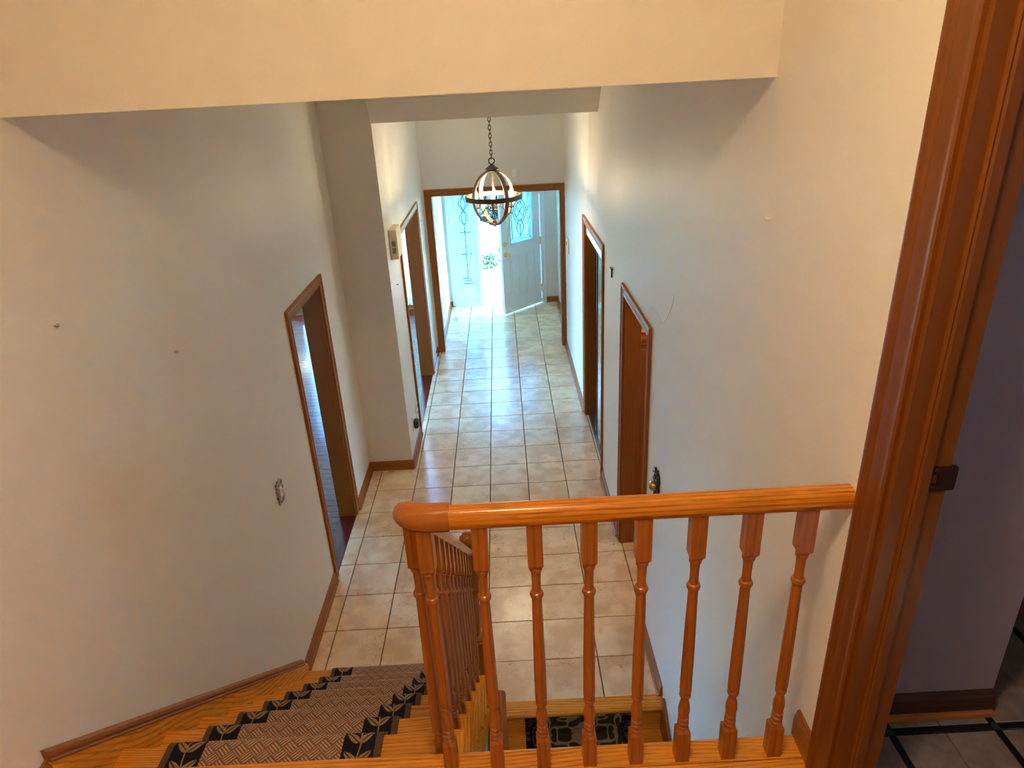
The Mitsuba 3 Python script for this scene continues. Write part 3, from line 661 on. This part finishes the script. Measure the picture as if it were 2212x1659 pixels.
def came_lines(w, h, kind):
    """lead pattern in (u in 0..w, v in 0..h) as polylines"""
    L = []; c = w / 2
    def arc(p0, p1, bulge, n=9):
        p0, p1 = np.array(p0), np.array(p1); t = np.linspace(0, 1, n)[:, None]; d = p1 - p0; nrm = np.array([-d[1], d[0]])
        return p0 + d * t + nrm * bulge * 4 * t * (1 - t)
    if kind == 'side':
        v0 = h * .58
        for k in range(3):
            a = h - .1 - k * .62
            b = a - .62
            L += [arc((c, a), (c, b), .32), arc((c, a), (c, b), -.32), arc((c, a), (c, b), .16), arc((c, a), (c, b), -.16)]
        a = h - .1 - .62 * 1.5
        L += [np.array([(c - .22, a), (c, a + .2), (c + .22, a), (c, a - .2), (c - .22, a)]), np.array([(0, a), (c - .22, a)]), np.array([(c + .22, a), (w, a)])]
        vb = h - .1 - 1.86
        L.append(np.array([(c, vb), (c, .28)]))
        for v in (vb - .35, vb - 1.35):
            if v > .4: L += [np.array([(0, v), (c - .05, v)]), np.array([(c + .05, v), (w, v)]), np.array([(c - .06, v), (c, v + .07), (c + .06, v), (c, v - .07), (c - .06, v)])]
        L += [np.array([(0, .28), (w * .75, .28)]), np.array([(0, .16), (w * .75, .16)]), np.array([(w * .75, .28), (w * .75, .16)]), np.array([(0, .03), (w, .03)])]
    else:
        m = .17
        L += [np.array([(m, m), (w - m, m), (w - m, h - m), (m, h - m), (m, m)]), np.array([(m * .45, m * .45), (w - m * .45, m * .45), (w - m * .45, h - m * .45), (m * .45, h - m * .45), (m * .45, m * .45)])]
        L += [np.array([(0, 0), (m, m)]), np.array([(w, 0), (w - m, m)]), np.array([(0, h), (m, h - m)]), np.array([(w, h), (w - m, h - m)])]
        cy = h * .5
        d = np.array([(c - .42, cy), (c, cy + .62), (c + .42, cy), (c, cy - .62), (c - .42, cy)])
        for s in (1., .72): L += [arc(c_ * s + (1 - s) * np.array([c, cy]), d_ * s + (1 - s) * np.array([c, cy]), .10) for c_, d_ in zip(d[:-1], d[1:])]
        L += [np.array([(c - .18, cy + .2), (c + .18, cy - .2)]), np.array([(c + .18, cy + .2), (c - .18, cy - .2)])]
        for s in (1, -1):
            L += [arc((c, cy + s * .30), (c, cy + s * 1.05), .28), arc((c, cy + s * .30), (c, cy + s * 1.05), -.28), np.array([(c, cy + s * .62), (c, cy + s * (cy - m))])]
        L += [np.array([(m, cy), (c - .42, cy)]), np.array([(c + .42, cy), (w - m, cy)])]
    return L
def came(L, to3, r=.017):
    return trimesh.util.concatenate([tube([to3(u, v) for u, v in l], r, 5) for l in L])
gw, gh = (SLX1 - .22) - (SLX0 + .24), FZ - .25 - 1.02
add('pane', box(SLX0 + .22, SLX1 - .2, YF + .115, YF + .119, 1.0, FZ - .23), 'm_obscure', slp)
add('lead_came', came(came_lines(gw, gh, 'side'), lambda u, v: (SLX0 + .24 + u, YF + .098, 1.02 + v)), 'm_lead', slp, label='dark lead lines of the sidelight glass')
# storm-side strip and strike on the door post
add('strike_plate', [box(DOX0 - .005, DOX0 + .012, YF + .05, YF + .2, 3.0, 3.25), box(DOX0 - .005, DOX0 + .012, YF + .05, YF + .2, 3.55, 3.75)], 'm_steel', fd)
# open door leaf: built in local coordinates (s along the leaf from hinge, t thickness, z)
dl = thing('front_door', 'white entrance door standing ajar with leaded glass and two raised panels', 'door')
HX, HY, DW = DOX1 - .01, YF + .02, 2.47
an = math.radians(44.0); ds = np.array([-math.cos(an), -math.sin(an), 0]); dn = np.array([math.sin(an), -math.cos(an), 0])   # dn: towards the stair side
def leaf(m):
    m = as_mesh(m).copy(); v = np.array(m.vertices)
    m.vertices = np.array([HX, HY, 0]) + v[:, :1] * ds + v[:, 1:2] * dn + v[:, 2:] * np.array([0, 0, 1.])
    if m.volume < 0: m.invert()
    return m
g0, g1, gz0, gz1 = .56, 1.93, 3.15, 5.70     # glass opening (s, z)
slab = poly_prism(sg.box(.05, .085, DW, 5.93).difference(sg.box(g0, gz0, g1, gz1)), 'y', -.065, .065)
add('slab', leaf(slab), 'm_white', dl)
add('glass_frame', leaf([poly_prism(sg.box(g0 - .12, gz0 - .12, g1 + .12, gz1 + .12).difference(sg.box(g0, gz0, g1, gz1)), 'y', .065, .095), poly_prism(sg.box(g0 - .05, gz0 - .05, g1 + .05, gz1 + .05).difference(sg.box(g0, gz0, g1, gz1)), 'y', .09, .12)]), 'm_white', dl)
add('pane', leaf(box(g0 - .02, g1 + .02, -.002, .002, gz0 - .02, gz1 + .02)), 'm_obscure', dl)
cl = came(came_lines(g1 - g0, gz1 - gz0, 'door'), lambda u, v: (g0 + u, .02, gz0 + v))
add('lead_came', leaf(cl), 'm_lead', dl, label='dark lead lines forming diamonds in the door glass')
for a, b in ((.42, 1.05), (1.42, 2.05)):
    ring = sg.box(a, .75, b, 2.55)
    add('raised_panel', leaf([poly_prism(ring.difference(sg.box(a + .05, .80, b - .05, 2.50)), 'y', .06, .09), poly_prism(ring.buffer(-.12), 'y', .06, .085)]), 'm_white', dl)
add('bottom_sweep', leaf(box(.02, DW - .02, .06, .085, .04, .20, .01)), 'm_plastic', dl)
s_k = DW - .20
kn = add('door_knob', leaf([revolve([(.115, 0), (.11, .02), (.04, .03), (.035, .10), (.06, .13), (.09, .17), (.095, .21), (.07, .25), (.0, .26)], 20).apply_transform(trimesh.transformations.rotation_matrix(-math.pi / 2, (1, 0, 0))).apply_translation((s_k, .065, 2.72))]), 'm_brass', dl, smooth=40, label='round brass door knob')
add('deadbolt', leaf([revolve([(.11, 0), (.105, .03), (.07, .04), (.03, .045), (.0, .05)], 20).apply_transform(trimesh.transformations.rotation_matrix(-math.pi / 2, (1, 0, 0))).apply_translation((s_k, .065, 3.17)), box(s_k - .05, s_k + .05, .10, .15, 3.155, 3.185)]), 'm_brass', dl, smooth=40, label='brass deadbolt turn')
add('latch_plate', leaf([box(DW - .002, DW + .006, -.03, .03, 2.60, 2.84), box(DW - .002, DW + .006, -.03, .03, 3.08, 3.26)]), 'm_steel', dl)
add('outside_handle', leaf([box(s_k - .07, s_k + .07, -.09, -.065, 2.2, 2.9, .01), tube([(s_k, -.08, 2.7), (s_k, -.22, 2.65), (s_k, -.24, 2.45), (s_k, -.2, 2.28), (s_k, -.08, 2.25)], .03, 8)]), 'm_bronze', dl)
for hz in (.75, 2.95, 5.2):
    add('hinge', [box(HX - .02, HX + .06, HY - .10, HY - .085, hz - .17, hz + .17), cyl((HX + .02, HY - .10, hz - .17), (HX + .02, HY - .10, hz + .17), .025, 10)], 'm_brass', dl)

# ------------------------------------------------------------------ living room window and curtains
wn = numbered('window_1'); tag(wn, 'bright living room window behind the sheer curtains', kind='structure')
WX0, WX1, WZ0, WZ1 = -9.3, -3.4, .5, 6.9
add('frame', [poly_prism(sg.box(WX0, WZ0, WX1, WZ1).difference(sg.box(WX0 + .15, WZ0 + .15, WX1 - .15, WZ1 - .15)), 'y', YF + .1, YF + .3)], 'm_white', wn)
for k in (1, 2): add('mullion', box(WX0 + k * 1.967 - .06, WX0 + k * 1.967 + .06, YF + .12, YF + .28, WZ0 + .1, WZ1 - .1), 'm_white', wn)
for k in range(3): add('pane', box(WX0 + k * 1.967 + .05, WX0 + (k + 1) * 1.967 - .05, YF + .19, YF + .195, WZ0 + .12, WZ1 - .12), 'm_glass', wn)
def curtain(x0, x1, z0, z1, yc, seed, folds):
    nx, nz = folds * 12, 14; xs_ = np.linspace(x0, x1, nx); zs_ = np.linspace(z0, z1, nz); g = np.random.default_rng(seed); ph = g.uniform(0, 6, 3)
    V = []
    for z in zs_:
        t = (z - z0) / (z1 - z0)
        for i, x in enumerate(xs_):
            u = i / (nx - 1)
            yv = yc + .09 * math.sin(2 * math.pi * folds * u + .4 * math.sin(3 * t + ph[0])) + .03 * math.sin(5 * u + ph[1])
            V.append((x, yv, z + (0 if t > .01 else .05 * abs(math.sin(math.pi * folds * u * 2)))))
    F = []
    for r in range(nz - 1):
        for i in range(nx - 1):
            a = r * nx + i; F += [(a, a + 1, a + nx + 1), (a, a + nx + 1, a + nx)]
    return np.array(V), np.array(F)
for (x0, x1, z0, lab) in ((-4.75, -3.55, .28, 'cream sheer curtain with lace hem seen through the hall opening'), (-10.2, -9.25, .12, 'pale curtain end seen low through the left stair doorway')):
    ck = thing('sheer_curtain', lab, 'curtain')
    V, F = curtain(x0, x1, z0, 7.12, YF - .35, 3, 7)
    add('fabric', trimesh.Trimesh(V, F, process=False), 'm_sheer', ck, smooth=60)
    R = random.Random(4); lace = []
    for k in range(60):
        xx, zz = R.uniform(x0, x1), z0 + abs(R.gauss(0, .5)) + .08
        if zz > z0 + 1.3: continue
        r = R.uniform(.04, .09); a = np.linspace(0, 2 * np.pi, 9)[:-1]
        lace.append(tube(np.c_[xx + r * np.cos(a), np.full(8, YF - .47), zz + r * np.sin(a)], .012, 4, True))
    add('lace_pattern', lace, 'm_cream', ck)
    rod = add('curtain_rod', [cyl((x0, YF - .35, 7.14), (x0, YF + .001, 7.14), .03, 8), cyl((x1, YF - .35, 7.14), (x1, YF + .001, 7.14), .03, 8), cyl((x0 - .1, YF - .35, 7.14), (x1 + .1, YF - .35, 7.14), .035, 10)], 'm_brass', ck)

# ------------------------------------------------------------------ chandelier
CHX, CHY, CHZ = .483, 3.1, 6.90
ch = thing('chandelier', 'orb chandelier of weathered bands with four lit candle bulbs', 'chandelier')
def band(R1, az, w=.115, t=.03, n=72, ell=1.0):
    """vertical circular band in the plane of azimuth az"""
    a = np.linspace(0, 2 * np.pi, n, endpoint=False); e = np.array([math.cos(az), math.sin(az), 0]); s = np.array([-math.sin(az), math.cos(az), 0]); V = []
    for q in a:
        rad = math.cos(q) * e + np.array([0, 0, math.sin(q) * ell])
        for dr_, ds_ in ((-t / 2, -w / 2), (t / 2, -w / 2), (t / 2, w / 2), (-t / 2, w / 2)):
            V.append(np.array([CHX, CHY, CHZ]) + rad * (R1 + dr_) + s * ds_)
    F = []
    for i in range(n):
        j = (i + 1) % n
        for k in range(4):
            l = (k + 1) % 4; F += [(4 * i + k, 4 * i + l, 4 * j + l), (4 * i + k, 4 * j + l, 4 * j + k)]
    m = trimesh.Trimesh(np.array(V), np.array(F), process=False)
    if m.volume < 0: m.invert()
    return m
add('orb_band', band(.625, math.radians(-57), ell=1.10), 'm_band', ch, smooth=40)
add('orb_band', band(.605, math.radians(33), ell=1.12), 'm_band', ch, smooth=40)
n = 72; a = np.linspace(0, 2 * np.pi, n, endpoint=False); V = []
for q in a:
    for r_, z_ in ((.715, -.058), (.745, -.058), (.745, .058), (.715, .058)): V.append((CHX + r_ * math.cos(q), CHY + r_ * math.sin(q), CHZ + z_))
F = []
for i in range(n):
    j = (i + 1) % n
    for k in range(4):
        l = (k + 1) % 4; F += [(4 * i + k, 4 * i + l, 4 * j + l), (4 * i + k, 4 * j + l, 4 * j + k)]
rm = trimesh.Trimesh(np.array(V), np.array(F), process=False)
if rm.volume < 0: rm.invert()
add('equator_ring', rm, 'm_bronze', ch, smooth=40)
zt = CHZ + .69
add('top_cap', revolve([(.03, zt + .14), (.06, zt + .12), (.12, zt + .07), (.17, zt + .04), (.17, zt + .02), (.12, zt + .01), (.14, zt - .02), (.05, zt - .04)][::-1], 24, (CHX, CHY, 0)), 'm_bronze', ch, smooth=40)
zb_ = CHZ - .69
add('bottom_finial', revolve([(.015, zb_ - .09), (.03, zb_ - .06), (.09, zb_ - .04), (.17, zb_ - .01), (.17, zb_ + .01), (.06, zb_ + .03), (.05, zb_ + .07), (.02, zb_ + .09), (.01, zb_ + .12)], 24, (CHX, CHY, 0)), 'm_bronze', ch, smooth=40)
add('stem', cyl((CHX, CHY, CHZ - .28), (CHX, CHY, zt + .02), .022, 12), 'm_band', ch, smooth=40)
add('hub', revolve([(.02, CHZ - .36), (.06, CHZ - .33), (.09, CHZ - .28), (.08, CHZ - .22), (.03, CHZ - .19)], 18, (CHX, CHY, 0)), 'm_bronze', ch, smooth=40)
def ringm(c, r, tr, plane, stretch=1.0, n=20):
    a = np.linspace(0, 2 * np.pi, n, endpoint=False)
    u = AX[plane]; return tube(np.array(c) + np.cos(a)[:, None] * r * u + np.sin(a)[:, None] * r * stretch * AX['z'], tr, 6, True)
add('hanging_loop', ringm((CHX, CHY, zt + .22), .075, .016, 'x'), 'm_bronze', ch, smooth=60)
zz, k = zt + .33, 0
while zz < CEIL_HALL - .16:
    add('chain_link', ringm((CHX, CHY, zz), .035, .011, 'x' if k % 2 else 'y', 1.9, 14), 'm_bronze', ch, smooth=60)
    zz += .100; k += 1
add('ceiling_canopy', revolve([(.03, CEIL_HALL - .15), (.06, CEIL_HALL - .12), (.17, CEIL_HALL - .06), (.19, CEIL_HALL - .02), (.19, CEIL_HALL)], 24, (CHX, CHY, 0)), 'm_bronze', ch, smooth=40)
for q in range(4):
    az = math.radians(-92 + 90 * q); e = np.array([math.cos(az), math.sin(az), 0]); c = np.array([CHX, CHY, CHZ])
    P = lambda r, z: c + e * r + np.array([0, 0, z])
    arm = [P(.05, -.26), P(.12, -.23), P(.20, -.25), P(.28, -.36), P(.36, -.44), P(.42, -.43), P(.45, -.36), P(.45, -.27)]
    from scipy.interpolate import CubicSpline
    cs = CubicSpline(np.arange(len(arm)), np.array(arm)); arm = cs(np.linspace(0, len(arm) - 1, 30))
    ak = add('arm', tube(arm, .014, 8), 'm_bronze', ch, smooth=60)
    o = P(.45, 0)
    add('drip_cup', revolve([(.02, -.29), (.06, -.275), (.085, -.25), (.085, -.243), (.03, -.25)], 16, tuple(o)), 'm_bronze', ak, smooth=40)
    add('candle_sleeve', revolve([(.035, -.255), (.035, -.06), (.03, -.055)], 14, tuple(o)), 'm_band', ak, smooth=40)
    add('bulb', revolve([(.022, -.06), (.042, -.02), (.055, .03), (.05, .08), (.03, .14), (.012, .19), (.004, .21)], 14, tuple(o)), 'm_bulb', ak, smooth=50, emit=(BULB, BULB * .80, BULB * .52), label='lit candle bulb')

# ceiling lamp of the upper landing (just above the frame)
cl_ = thing('ceiling_lamp', 'round flush ceiling lamp of the upper landing', 'lamp')
LX, LYY = .6, -13.6
add('base', revolve([(.42, CEIL_UP - .10), (.44, CEIL_UP - .06), (.44, CEIL_UP - .001)], 24, (LX, LYY, 0)), 'm_brass', cl_, smooth=40)
add('shade', revolve([(.02, CEIL_UP - .34), (.14, CEIL_UP - .33), (.27, CEIL_UP - .28), (.36, CEIL_UP - .20), (.40, CEIL_UP - .10)], 24, (LX, LYY, 0)), 'm_bulb', cl_, smooth=50, emit=(LAMP, LAMP * .72, LAMP * .42), label='glowing glass shade')

sl_ = thing('ceiling_lamp', 'round ceiling lamp of the small room behind the right doorway', 'lamp')
add('base', revolve([(.36, 7.31), (.38, 7.34), (.38, 7.399)], 24, (4.9, -3.2, 0)), 'm_brass', sl_, smooth=40)
add('shade', revolve([(.02, 7.1), (.14, 7.11), (.26, 7.17), (.34, 7.25), (.35, 7.31)], 24, (4.9, -3.2, 0)), 'm_bulb', sl_, smooth=50, emit=(2.4, 2.4 * .72, 2.4 * .42), label='glowing glass shade')

# ------------------------------------------------------------------ small wall things
def wall_outline(poly, c, sgn, t0, t1): # polygon in (y,z) on wall x=c
    return poly_prism(poly, 'x', *(sorted((c + sgn * t0, c + sgn * t1))))
# filigree switch plate, left stair wall
fp = thing('switch_plate', 'ornate silver filigree switch plate on the left stair wall', 'switch plate')
yc, zc = -5.45, 3.54
R = random.Random(2); outl = []
for q in range(44):
    aa = 2 * math.pi * q / 44
    sx, sz = math.cos(aa), math.sin(aa); k = 1 / max(abs(sx), abs(sz)) ** .75
    rr = 1 + .07 * math.cos(11 * aa)
    outl.append((yc + .165 * k * sx * rr * .86, zc + .22 * k * sz * rr * .92))
add('plate', wall_outline(outl, XL, 1, .0, .03), 'm_filigree', fp)
add('scroll', [tube([(XL + .035, yc + .13 * math.cos(t) * s, zc + u + .05 * math.sin(t)) for t in np.linspace(0, 5, 14)], .008, 5) for s in (1, -1) for u in (-.15, -.05, .06, .15)], 'm_steel', fp)
add('toggle', [box(XL + .03, XL + .045, yc - .05, yc + .05, zc - .09, zc + .09, .005), box(XL + .04, XL + .10, yc - .02, yc + .02, zc - .02, zc + .06, .008)], 'm_plastic', fp, label='cream toggle')
# black ornate plate with brass dimmer, right wall
bp = thing('dimmer_plate', 'black scrolled switch plate with a brass dimmer knob on the right wall', 'switch plate')
yc, zc = -5.97, 3.62
outl = []
for q in range(48):
    aa = 2 * math.pi * q / 48; sx, sz = math.cos(aa), math.sin(aa); k = 1 / max(abs(sx), abs(sz)) ** .6
    rr = 1 + .09 * math.cos(7 * aa + .4)
    outl.append((yc + .15 * k * sx * rr, zc + .26 * k * sz * rr))
add('plate', wall_outline(outl, XR, -1, 0, .04), 'm_black', bp)
add('scroll', [tube([(XR - .045, yc + s * (.05 + .08 * math.cos(t)), zc + u + .06 * math.sin(t)) for t in np.linspace(0, 5.2, 14)], .014, 5) for s in (1, -1) for u in (-.18, .05, .17)], 'm_black', bp)
km = revolve([(.085, 0), (.085, .06), (.07, .08), (.05, .085), (.045, .10), (.0, .10)], 20).apply_transform(trimesh.transformations.rotation_matrix(-math.pi / 2, (0, 1, 0)))
add('knob', km.apply_translation((XR - .04, yc + .02, zc - .03)), 'm_old_brass', bp, smooth=40, label='brass dimmer knob')
# chime box with bar code, left hall wall
cb = thing('chime_box', 'pale box with a bar-code label on the left hall wall', 'box')
y0, y1, z0, z1 = 1.62, 2.42, 5.72, 6.46
add('case', [box(XH, XH + .20, y0, y1, z0, z1, .02), box(XH, XH + .03, y1 - .05, y1 + .28, z0 + .06, z1 - .04, .01)], 'm_paper', cb)
bars = []; R = random.Random(8)
for rr in range(2):
    yb = 0
    zz = z0 + .16 + rr * .17
    xx = XH + .06
    while xx < XH + .15:
        w_ = R.choice((.004, .007)); bars.append(box(xx, xx + w_, y0 - .004, y0 + .002, zz, zz + .14)); xx += w_ + R.choice((.005, .008))
add('bar_code', bars, 'm_black', cb, label='printed bar code')
# plug-in device and outlet, left hall wall
pd = thing('plug_adapter', 'black plug adapter low on the left hall wall', 'plug')
add('body', box(XH + .02, XH + .16, 1.86, 2.10, .80, 1.04, .035), 'm_black', pd)
add('outlet_plate', box(XH, XH + .025, 1.82, 2.14, .72, 1.2, .01), 'm_plastic', pd)
op = thing('outlet_plate', 'white outlet plate beside the left hall opening', 'outlet')
add('plate', box(XH, XH + .025, 2.72, 3.0, .72, 1.14, .01), 'm_plastic', op)
for dz in (-.1, .1): add('socket', box(XH + .024, XH + .032, 2.80, 2.92, .90 + dz, 1.0 + dz, .003), 'm_black', op)
sp_ = thing('switch_plate', 'small white switch plate high above the foyer opening', 'switch plate')
add('plate', box(1.11, 1.27, YE - .02, YE, 6.52, 6.82, .008), 'm_plastic', sp_)
add('toggle', box(1.175, 1.205, YE - .05, YE - .018, 6.64, 6.70, .005), 'm_plastic', sp_)
kp = thing('alarm_keypad', 'white alarm keypad on the far right hall wall', 'keypad')
add('case', box(XR - .07, XR, 8.45, 8.85, 3.98, 4.48, .03), 'm_plastic', kp)
add('screen', box(XR - .073, XR - .06, 8.53, 8.77, 4.26, 4.40), 'm_black', kp)
add('button', [box(XR - .078, XR - .065, 8.54 + .08 * i, 8.59 + .08 * i, 4.06 + .06 * j, 4.09 + .06 * j) for i in range(3) for j in range(3)], 'm_steel', kp)
lp = thing('light_plate', 'ornate switch plate on the left foyer wall', 'switch plate')
add('plate', wall_outline([(11.3 + .17 * math.cos(t) * (1 + .1 * math.cos(8 * t)), 4.34 + .27 * math.sin(t) * (1 + .1 * math.cos(8 * t))) for t in np.linspace(0, 2 * np.pi, 40)[:-1]], FX0, 1, 0, .03), 'm_filigree', lp)
add('toggle', box(FX0 + .02, FX0 + .07, 11.28, 11.32, 4.3, 4.38), 'm_plastic', lp)
# floor vent in the foyer
fv = thing('floor_vent', 'white metal floor register in the foyer tiles', 'vent')
add('frame', poly_prism(sg.box(-1.84, 13.42, -1.46, 14.22).difference(sg.box(-1.76, 13.55, -1.54, 14.09)), 'z', 0, .015), 'm_white', fv)
for k in range(7): add('louvre', box(-1.76 + k * .0333, -1.748 + k * .0333, 13.55, 14.09, -.005, .010), 'm_steel', fv)
# wall anchors
for nm, (c, sgn, y_, z_), lab in (('wall_anchor', (XL, 1, -9.52, 7.92), 'small metal wall anchor highest on the left stair wall'), ('wall_anchor', (XL, 1, -7.60, 6.92), 'small metal wall anchor lower on the left stair wall'),
                                  ('wall_hook', (XR, -1, -1.12, 5.94), 'little dark hook on the right wall between two doorways'), ('wall_anchor', (XR, -1, -9.5, 8.53), 'tiny white anchor high on the right wall near the landing'), ('wall_nail', (XH, 1, 2.0, 4.98), 'dark nail on the left hall wall under the box'),
                                  ('wall_nail', (XH, 1, 8.6, 5.4), 'dark nail right of the left hall opening')):
    k = thing(nm, lab, nm.split('_')[1])
    mt = 'm_plastic' if 'white' in lab else ('m_black' if 'dark' in lab else 'm_steel')
    s_ = 1.0 if nm == 'wall_anchor' else .8
    add('head', [ball((c + sgn * .03, y_, z_), .018 * s_, 2)], mt, k, smooth=60)
    add('shank', [cyl((c - sgn * .01, y_, z_), (c + sgn * .03, y_, z_), .009 * s_, 8)] + ([box(c, c + sgn * .05, y_ - .1, y_ + .06, z_ - .012, z_ + .012), box(c, c + sgn * .03, y_ - .015, y_ + .015, z_ - .2, z_)] if nm == 'wall_hook' else []), mt, k)
# hairline crack on the right wall
from scipy.interpolate import CubicSpline as _CS
cr = np.array([(-5.02, 6.33), (-5.45, 6.36), (-5.78, 6.33), (-6.05, 6.47), (-6.30, 6.72), (-6.42, 6.95)])
cc = _CS(np.arange(len(cr)), cr)(np.linspace(0, len(cr) - 1, 40))
add('wall_scratch', tube([(XR - .001, a_, b_) for a_, b_ in cc], 0.0035, 5), 'm_steel', label='thin curved hairline scratch in the paint of the right wall', cat='scratch')

# ------------------------------------------------------------------ outside the front door
add('lawn', box(-60, 60, YF + .4, 120, -1.2, -.45), 'm_lawn', kind='structure', label='sunlit ground outside the front door')
add('porch_slab', box(-2.6, 3.6, YF + .4, YF + 4.6, -.45, -.06, .03), 'm_concrete', kind='structure', label='pale porch slab outside the front door')
add('garden_path', box(-1.2, 1.8, YF + 4.6, YF + 26, -.45, -.40, .01), 'm_concrete', kind='structure', label='pale path leading away from the porch')
def leaf_cloud(c, r, n, seed, size):
    g = np.random.default_rng(seed); d = g.normal(size=(n, 3)); d /= np.linalg.norm(d, axis=1, keepdims=True)
    p = np.array(c) + d * (g.uniform(.25, 1, (n, 1)) ** .5) * np.array(r)
    u = g.normal(size=(n, 3)); u /= np.linalg.norm(u, axis=1, keepdims=True); w = np.cross(u, g.normal(size=(n, 3))); w /= np.linalg.norm(w, axis=1, keepdims=True)
    V = np.stack([p - u * size, p + w * size * .45, p + u * size, p - w * size * .45], 1).reshape(-1, 3)
    i = np.arange(n)[:, None] * 4
    return V, np.vstack([i + np.array([0, 1, 2]), i + np.array([0, 2, 3])])
for k, (x, y_, r, h) in enumerate(((-.5, 24.5, 1.0, .75), (1.5, 27.5, 1.3, .9), (-2.2, 31, 1.5, 1.1))):
    sh = thing('shrub', ('low shrub beside the path seen through the open front door', 'rounder shrub farther along the path outside', 'shrub behind the sidelight glass')[k], 'shrub')
    add('foliage', leaf_cloud((x, y_, -.45 + h * .55), (r, r, h * .6), 900, 10 + k, .14), 'm_leaf', sh, kind='stuff')
    add('stem', [cyl((x + a_, y_ + b_, -.46), (x + 2.5 * a_, y_ + 2.5 * b_, .1), .05, 6) for a_, b_ in ((0, .05), (.1, -.05), (-.1, 0))], 'm_bark', sh)
hd = thing('hedge', 'dark teal hedge beyond the garden seen at the top of the open front door', 'hedge')
scene['m_hedge'] = {'type': 'twosided', 'bsdf': {'type': 'diffuse', 'reflectance': rgb(.022, .042, .030)}}
g = np.random.default_rng(77); VV, FF, nv = [], [], 0
for q in range(16):
    v_, f_ = leaf_cloud((-13 + q * 1.8, 39 + g.uniform(-.6, .6), .9), (1.5, 1.2, 1.9 + g.uniform(-.3, .4)), 500, 100 + q, .26)
    VV.append(v_); FF.append(f_ + nv); nv += len(v_)
add('foliage', (np.vstack(VV), np.vstack(FF)), 'm_hedge', hd, kind='stuff')
for q in range(16): add('stem', cyl((-13 + q * 1.8, 39, -.5), (-13 + q * 1.8, 39.1, 1.6), .1, 6), 'm_bark', hd)
for k, (x, y_, h) in enumerate(((-1.5, 47, 15), (6.0, 54, 17), (-12.5, 50, 16), (17.5, 45, 14))):
    tr = thing('tree', ('garden tree straight outside the front door', 'tall tree farther right outside the front door', 'garden tree outside left of the sidelight', 'garden tree far right outside')[k], 'tree')
    add('trunk', tube([(x, y_, -.6), (x + .2, y_, h * .3), (x - .1, y_, h * .6)], np.array([.7, .55, .3]), 10), 'm_bark', tr)
    add('crown', leaf_cloud((x, y_, h * .68), (5, 5, h * .36), 2600, 30 + k, .5), 'm_leaf', tr, kind='stuff')
